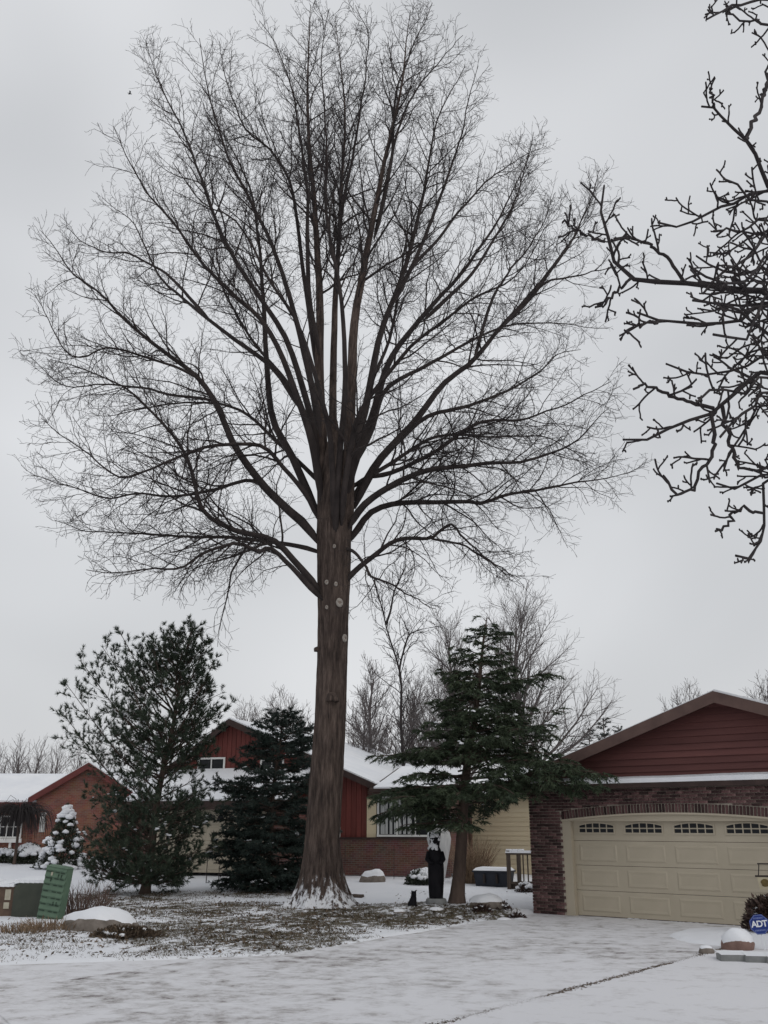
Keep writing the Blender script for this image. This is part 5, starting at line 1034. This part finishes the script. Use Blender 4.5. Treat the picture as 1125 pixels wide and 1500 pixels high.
MB().tube([(.035, -.05, .36), (.035, -.13, .345)], [.05, .025], 8).build('muzzle', M['black'], cu_, True)
# pale cloth-wrapped narrow shrub behind the statue
l0 = gp(648, 1292, 30.0); wr = thing('wrapped_shrub', 'narrow pale cloth-wrapped shrub standing behind the bear statue', 'wrapped shrub', l0)
MB().loft([ring(cx, 0, z, r * (1 + .1 * math.sin(z * 5)), r * .8, 24, seed=7) for z, r, cx in ((-.05, .06, -.12), (.15, .10, -.11), (.5, .17, -.08), (.9, .25, -.05), (1.25, .31, -.06), (1.5, .33, -.08), (1.68, .30, -.08), (1.8, .2, -.06), (1.88, .06, -.05))]).build('cloth', M['cloth'], wr, True)
Vv, Qq = clumps(np.array([[-.05, -.02, 1.86], [.06, 0, 1.8], [-.18, 0, 1.78], [-.3, -.05, 1.66]]), np.array([[.16, .14, .07]] * 4), rng); link('snow_cap', mesh_np('snow_cap', Vv, Qq, True), M['snow'], wr)

# lawn rocks and lumps by the red house
rock(None, 'lawn_rock', (*gp(548, 1288, 34)[:2], gp(548, 1288, 34)[2] - .02), (.44, .36, .36), 12, M['rock'], 'dark rugged rock with a snow cap on the lawn before the brick base', 'boulder', cover=.4, thick=.06)
shrub('clipped_shrub', 'low clipped dark shrub capped with snow under the picture window', gp(619, 1286, 33), (.52, .45, .46), M['shrubleaf'], 2600, 77, 60, .08, .04, sz=(.08, .15))
l0 = gl(521, 1315, .06); t = thing('fallen_branch_piece', 'short dark log lying on the snow right of the oak roots', 'log', (l0[0], l0[1] + .3, l0[2] + .01)); MB().tube([(-.2, 0, .02), (-.05, .02, .035), (.12, 0, .03), (.22, -.02, .05)], [.05, .06, .055, .035], 9).build('wood', M['darkwood'], t, True)
# bin with snow and deck railing in front of the cream siding
l0 = gp(724, 1292, 32.5); t = thing('storage_bin', 'dark blue storage bin with a snow-covered lid beside the deck railing', 'bin', l0, math.radians(-25))
MB().add([(-.5, -.3, -.05), (.5, -.3, -.05), (.5, .3, -.05), (-.5, .3, -.05), (-.56, -.36, .42), (.56, -.36, .42), (.56, .36, .42), (-.56, .36, .42)], [(0, 3, 2, 1), (4, 5, 6, 7), (0, 1, 5, 4), (1, 2, 6, 5), (2, 3, 7, 6), (3, 0, 4, 7)]).build('body', M['navy'], t)
MB().box(-.6, .6, -.4, .4, .422, .47).build('lid', M['navy'], t)
MB().add([(-.58, -.38, .471), (.58, -.38, .471), (.58, .38, .471), (-.58, .38, .471), (-.5, -.3, .55), (.5, -.3, .54), (.48, .3, .56), (-.48, .3, .57)], [(0, 3, 2, 1), (4, 5, 6, 7), (0, 1, 5, 4), (1, 2, 6, 5), (2, 3, 7, 6), (3, 0, 4, 7)]).build('snow_cap', M['snow'], t)
for xx in (-.2, .22): MB().box(xx - .03, xx + .03, -.42, -.33, .1, .36).build('handle', M['iron'], t)
l0 = gp(746, 1292, 31.5); t = thing('deck_railing', 'weathered wooden deck railing topped with snow against the cream siding', 'railing', l0, math.radians(-20))
for xx in (0, .32, 1.45): MB().box(xx - .055, xx + .055, -.055, .055, -.1, 1.12 if xx < .1 else 1.0).build('post', M['darkwood'], t)
MB().box(-.07, 1.5, -.06, .06, 1.001 if False else 1.0, 1.05).build('top_rail', M['darkwood'], t); MB().box(.0, 1.5, -.03, .03, .16, .22).build('bottom_rail', M['darkwood'], t)
for k in range(7): MB().box(.46 + k * .14 - .018, .46 + k * .14 + .018, -.02, .02, .2, 1.0).build('baluster', M['darkwood'], t)
m = MB()
for k in range(8): x0 = -.08 + k * .195; h = .07 + .05 * random.random(); m.add([(x0, -.065, 1.052), (x0 + .195, -.065, 1.052), (x0 + .195, .065, 1.052), (x0, .065, 1.052), (x0 + .02, -.04, 1.052 + h), (x0 + .185, -.04, 1.052 + h * .9), (x0 + .185, .04, 1.052 + h), (x0 + .02, .04, 1.052 + h)], [(4, 5, 6, 7), (0, 1, 5, 4), (1, 2, 6, 5), (2, 3, 7, 6), (3, 0, 4, 7)])
m.build('rail_snow', M['snow'], t)
MB().box(0.0, 1.5, .07, 1.6, .0, .15).build('deck', M['darkwood'], t)
shrub('low_shrub', 'small dark snow-dusted plant at the foot of the deck railing', gp(770, 1297, 30.5), (.32, .25, .26), M['bronzeleaf'], 700, 78, 30, .06, .03, sz=(.04, .08))
# stones and plants of the hemlock bed
sts = [('bed_stone', 'large rounded grey bed stone thinly dusted with snow beside the hemlock trunk', (715, 1335), (.42, .3, .25), .25), ('bed_stone', 'low flat bed stone next to the garage brick pier', (762, 1341), (.24, .18, .10), .35), ('bed_stone', 'half-buried bed stone below the bear statue base', (640, 1338), (.20, .16, .09), .4), ('bed_stone', 'small round bed stone between cub statue and oak roots', (585, 1338), (.15, .12, .08), .4), ('bed_stone', 'stone under the low dark plants of the hemlock bed', (738, 1342), (.22, .16, .11), .3)]
for q, (nm, lab, (u, v), r, cv) in enumerate(sts):
    l0 = gl(u, v, .08); rock(None, nm, (l0[0], l0[1] + .1, l0[2] - .02), r, 80 + q, M['rock'], lab, 'stone', cover=cv, thick=.02)
for q, (u, v, r, lab) in enumerate([(705, 1336, (.22, .16, .15), 'dark withered bed plant leaning on the large grey stone'), (733, 1333, (.26, .18, .15), 'dark reddish withered bed plant right of the large grey stone'), (756, 1337, (.22, .16, .14), 'withered bed plant nearest the garage brick pier')]):
    l0 = gl(u, v, .1); shrub('bed_plant', lab, (l0[0], l0[1] - .12, l0[2] - .02), r, M['bronzeleaf'], 500, 90 + q, 8, .06, .028, stems=False, cat='plant', sz=(.02, .035))
l0 = gl(641, 1331, .1); t = thing('drain_tile', 'round dark plate lying in front of the bear statue', 'plate', (l0[0], l0[1] - .1, l0[2] + .015)); MB().tube([(0, -.02, 0), (0, -.03, .03)], [.12, .10], 16).build('plate', M['darkwood'], t)
# marker stakes
for u, v0, v1, Y, lab in [(302, 1251, 1291, 33.5, 'thin dark driveway marker stake before the cream garage door'), (320, 1270, 1291, 33.8, 'short marker stake right of the tall driveway marker'), (577, 1241, 1283, 35.2, 'slender fence stake before the brown brick base'), (505, 1240, 1284, 35.2, 'slender fence stake close beside the oak trunk')]:
    l0 = gp(u, v1, Y); tpz = at(u, v0, Y)[2] - l0[2]; t = thing('marker_stake', lab, 'stake', l0); MB().tube([(0, 0, -.15), (.005, 0, tpz)], .014 if u < 400 else .010, 6).build('rod', M['iron'], t); MB().tube([(.005, 0, tpz), (.005, 0, tpz + .03)], [.018, .012], 6).build('cap', M['iron'], t)
# bird
bp_ = at(190, 137, 45); t = thing('bird', 'tiny dark bird flying in the grey sky left of the oak crown', 'bird', bp_, math.radians(25))
MB().loft([np.stack([np.full(10, x), r * np.cos(np.linspace(0, 6.28, 10, endpoint=False)), r * .9 * np.sin(np.linspace(0, 6.28, 10, endpoint=False))], 1) for x, r in ((-.14, .005), (-.08, .02), (0, .038), (.06, .032), (.10, .022), (.13, .004))]).build('body', M['feather'], t, True)
for s_ in (-1, 1): MB().add([(-.03, s_ * .02, .01), (.05, s_ * .02, .01), (.04, s_ * .13, .06), (-.06, s_ * .19, .05), (-.03, s_ * .02, .02), (.05, s_ * .02, .02), (.04, s_ * .13, .066), (-.06, s_ * .19, .053)], [(0, 1, 2, 3), (7, 6, 5, 4), (0, 4, 5, 1), (1, 5, 6, 2), (2, 6, 7, 3), (3, 7, 4, 0)]).build('wing', M['feather'], t)

# ================================================================== grass blades and fallen leaves in the thin snow
rng = np.random.default_rng(99); n = 420000
x = rng.uniform(-9, 4.5, n); y = rng.uniform(15.2, 31, n); lt = litter(x, y); ok = (rng.random(n) < lt * .75 * sstep(fbm(x * 2.2 + 3, y * 2.2, 4), .36, .56)) & (paved(x, y) < -.05); x, y = x[ok], y[ok]; n = len(x)
b = np.stack([x, y, gz(x, y) - .01], 1); d = np.stack([rng.normal(0, .8, n), rng.normal(0, .8, n), np.ones(n)], 1)
Vv, Qq = blades(b, d, rng.uniform(.02, .075, n), .012, rng); o = link('lawn_grass', mesh_np('lawn_grass', Vv, Qq), M['blade']); tag(o, 'short winter grass poking through the thin snow around the oak', 'grass', kind='stuff')
n = 30000; x = rng.uniform(-9, 4.5, n); y = rng.uniform(15.2, 31, n); ok = (rng.random(n) < litter(x, y) * .8 * sstep(fbm(x * 1.5 + 30, y * 1.5, 4), .36, .58) + .012) & (paved(x, y) < -.02); x, y = x[ok], y[ok]; n = len(x)
b = np.stack([x, y, gz(x, y) + .006], 1); d = np.stack([rng.normal(0, 1, n), rng.normal(0, 1, n), rng.uniform(0, .5, n)], 1)
Vv, Qq = leaves(b, d, rng.uniform(.04, .10, n), rng.uniform(.025, .055, n), rng, np.stack([rng.normal(0, .5, n), rng.normal(0, .5, n), np.ones(n)], 1)); o = link('fallen_leaves', mesh_np('fallen_leaves', Vv, Qq), M['litter']); tag(o, 'brown fallen leaves scattered on the snow around the oak', 'leaves', kind='stuff')
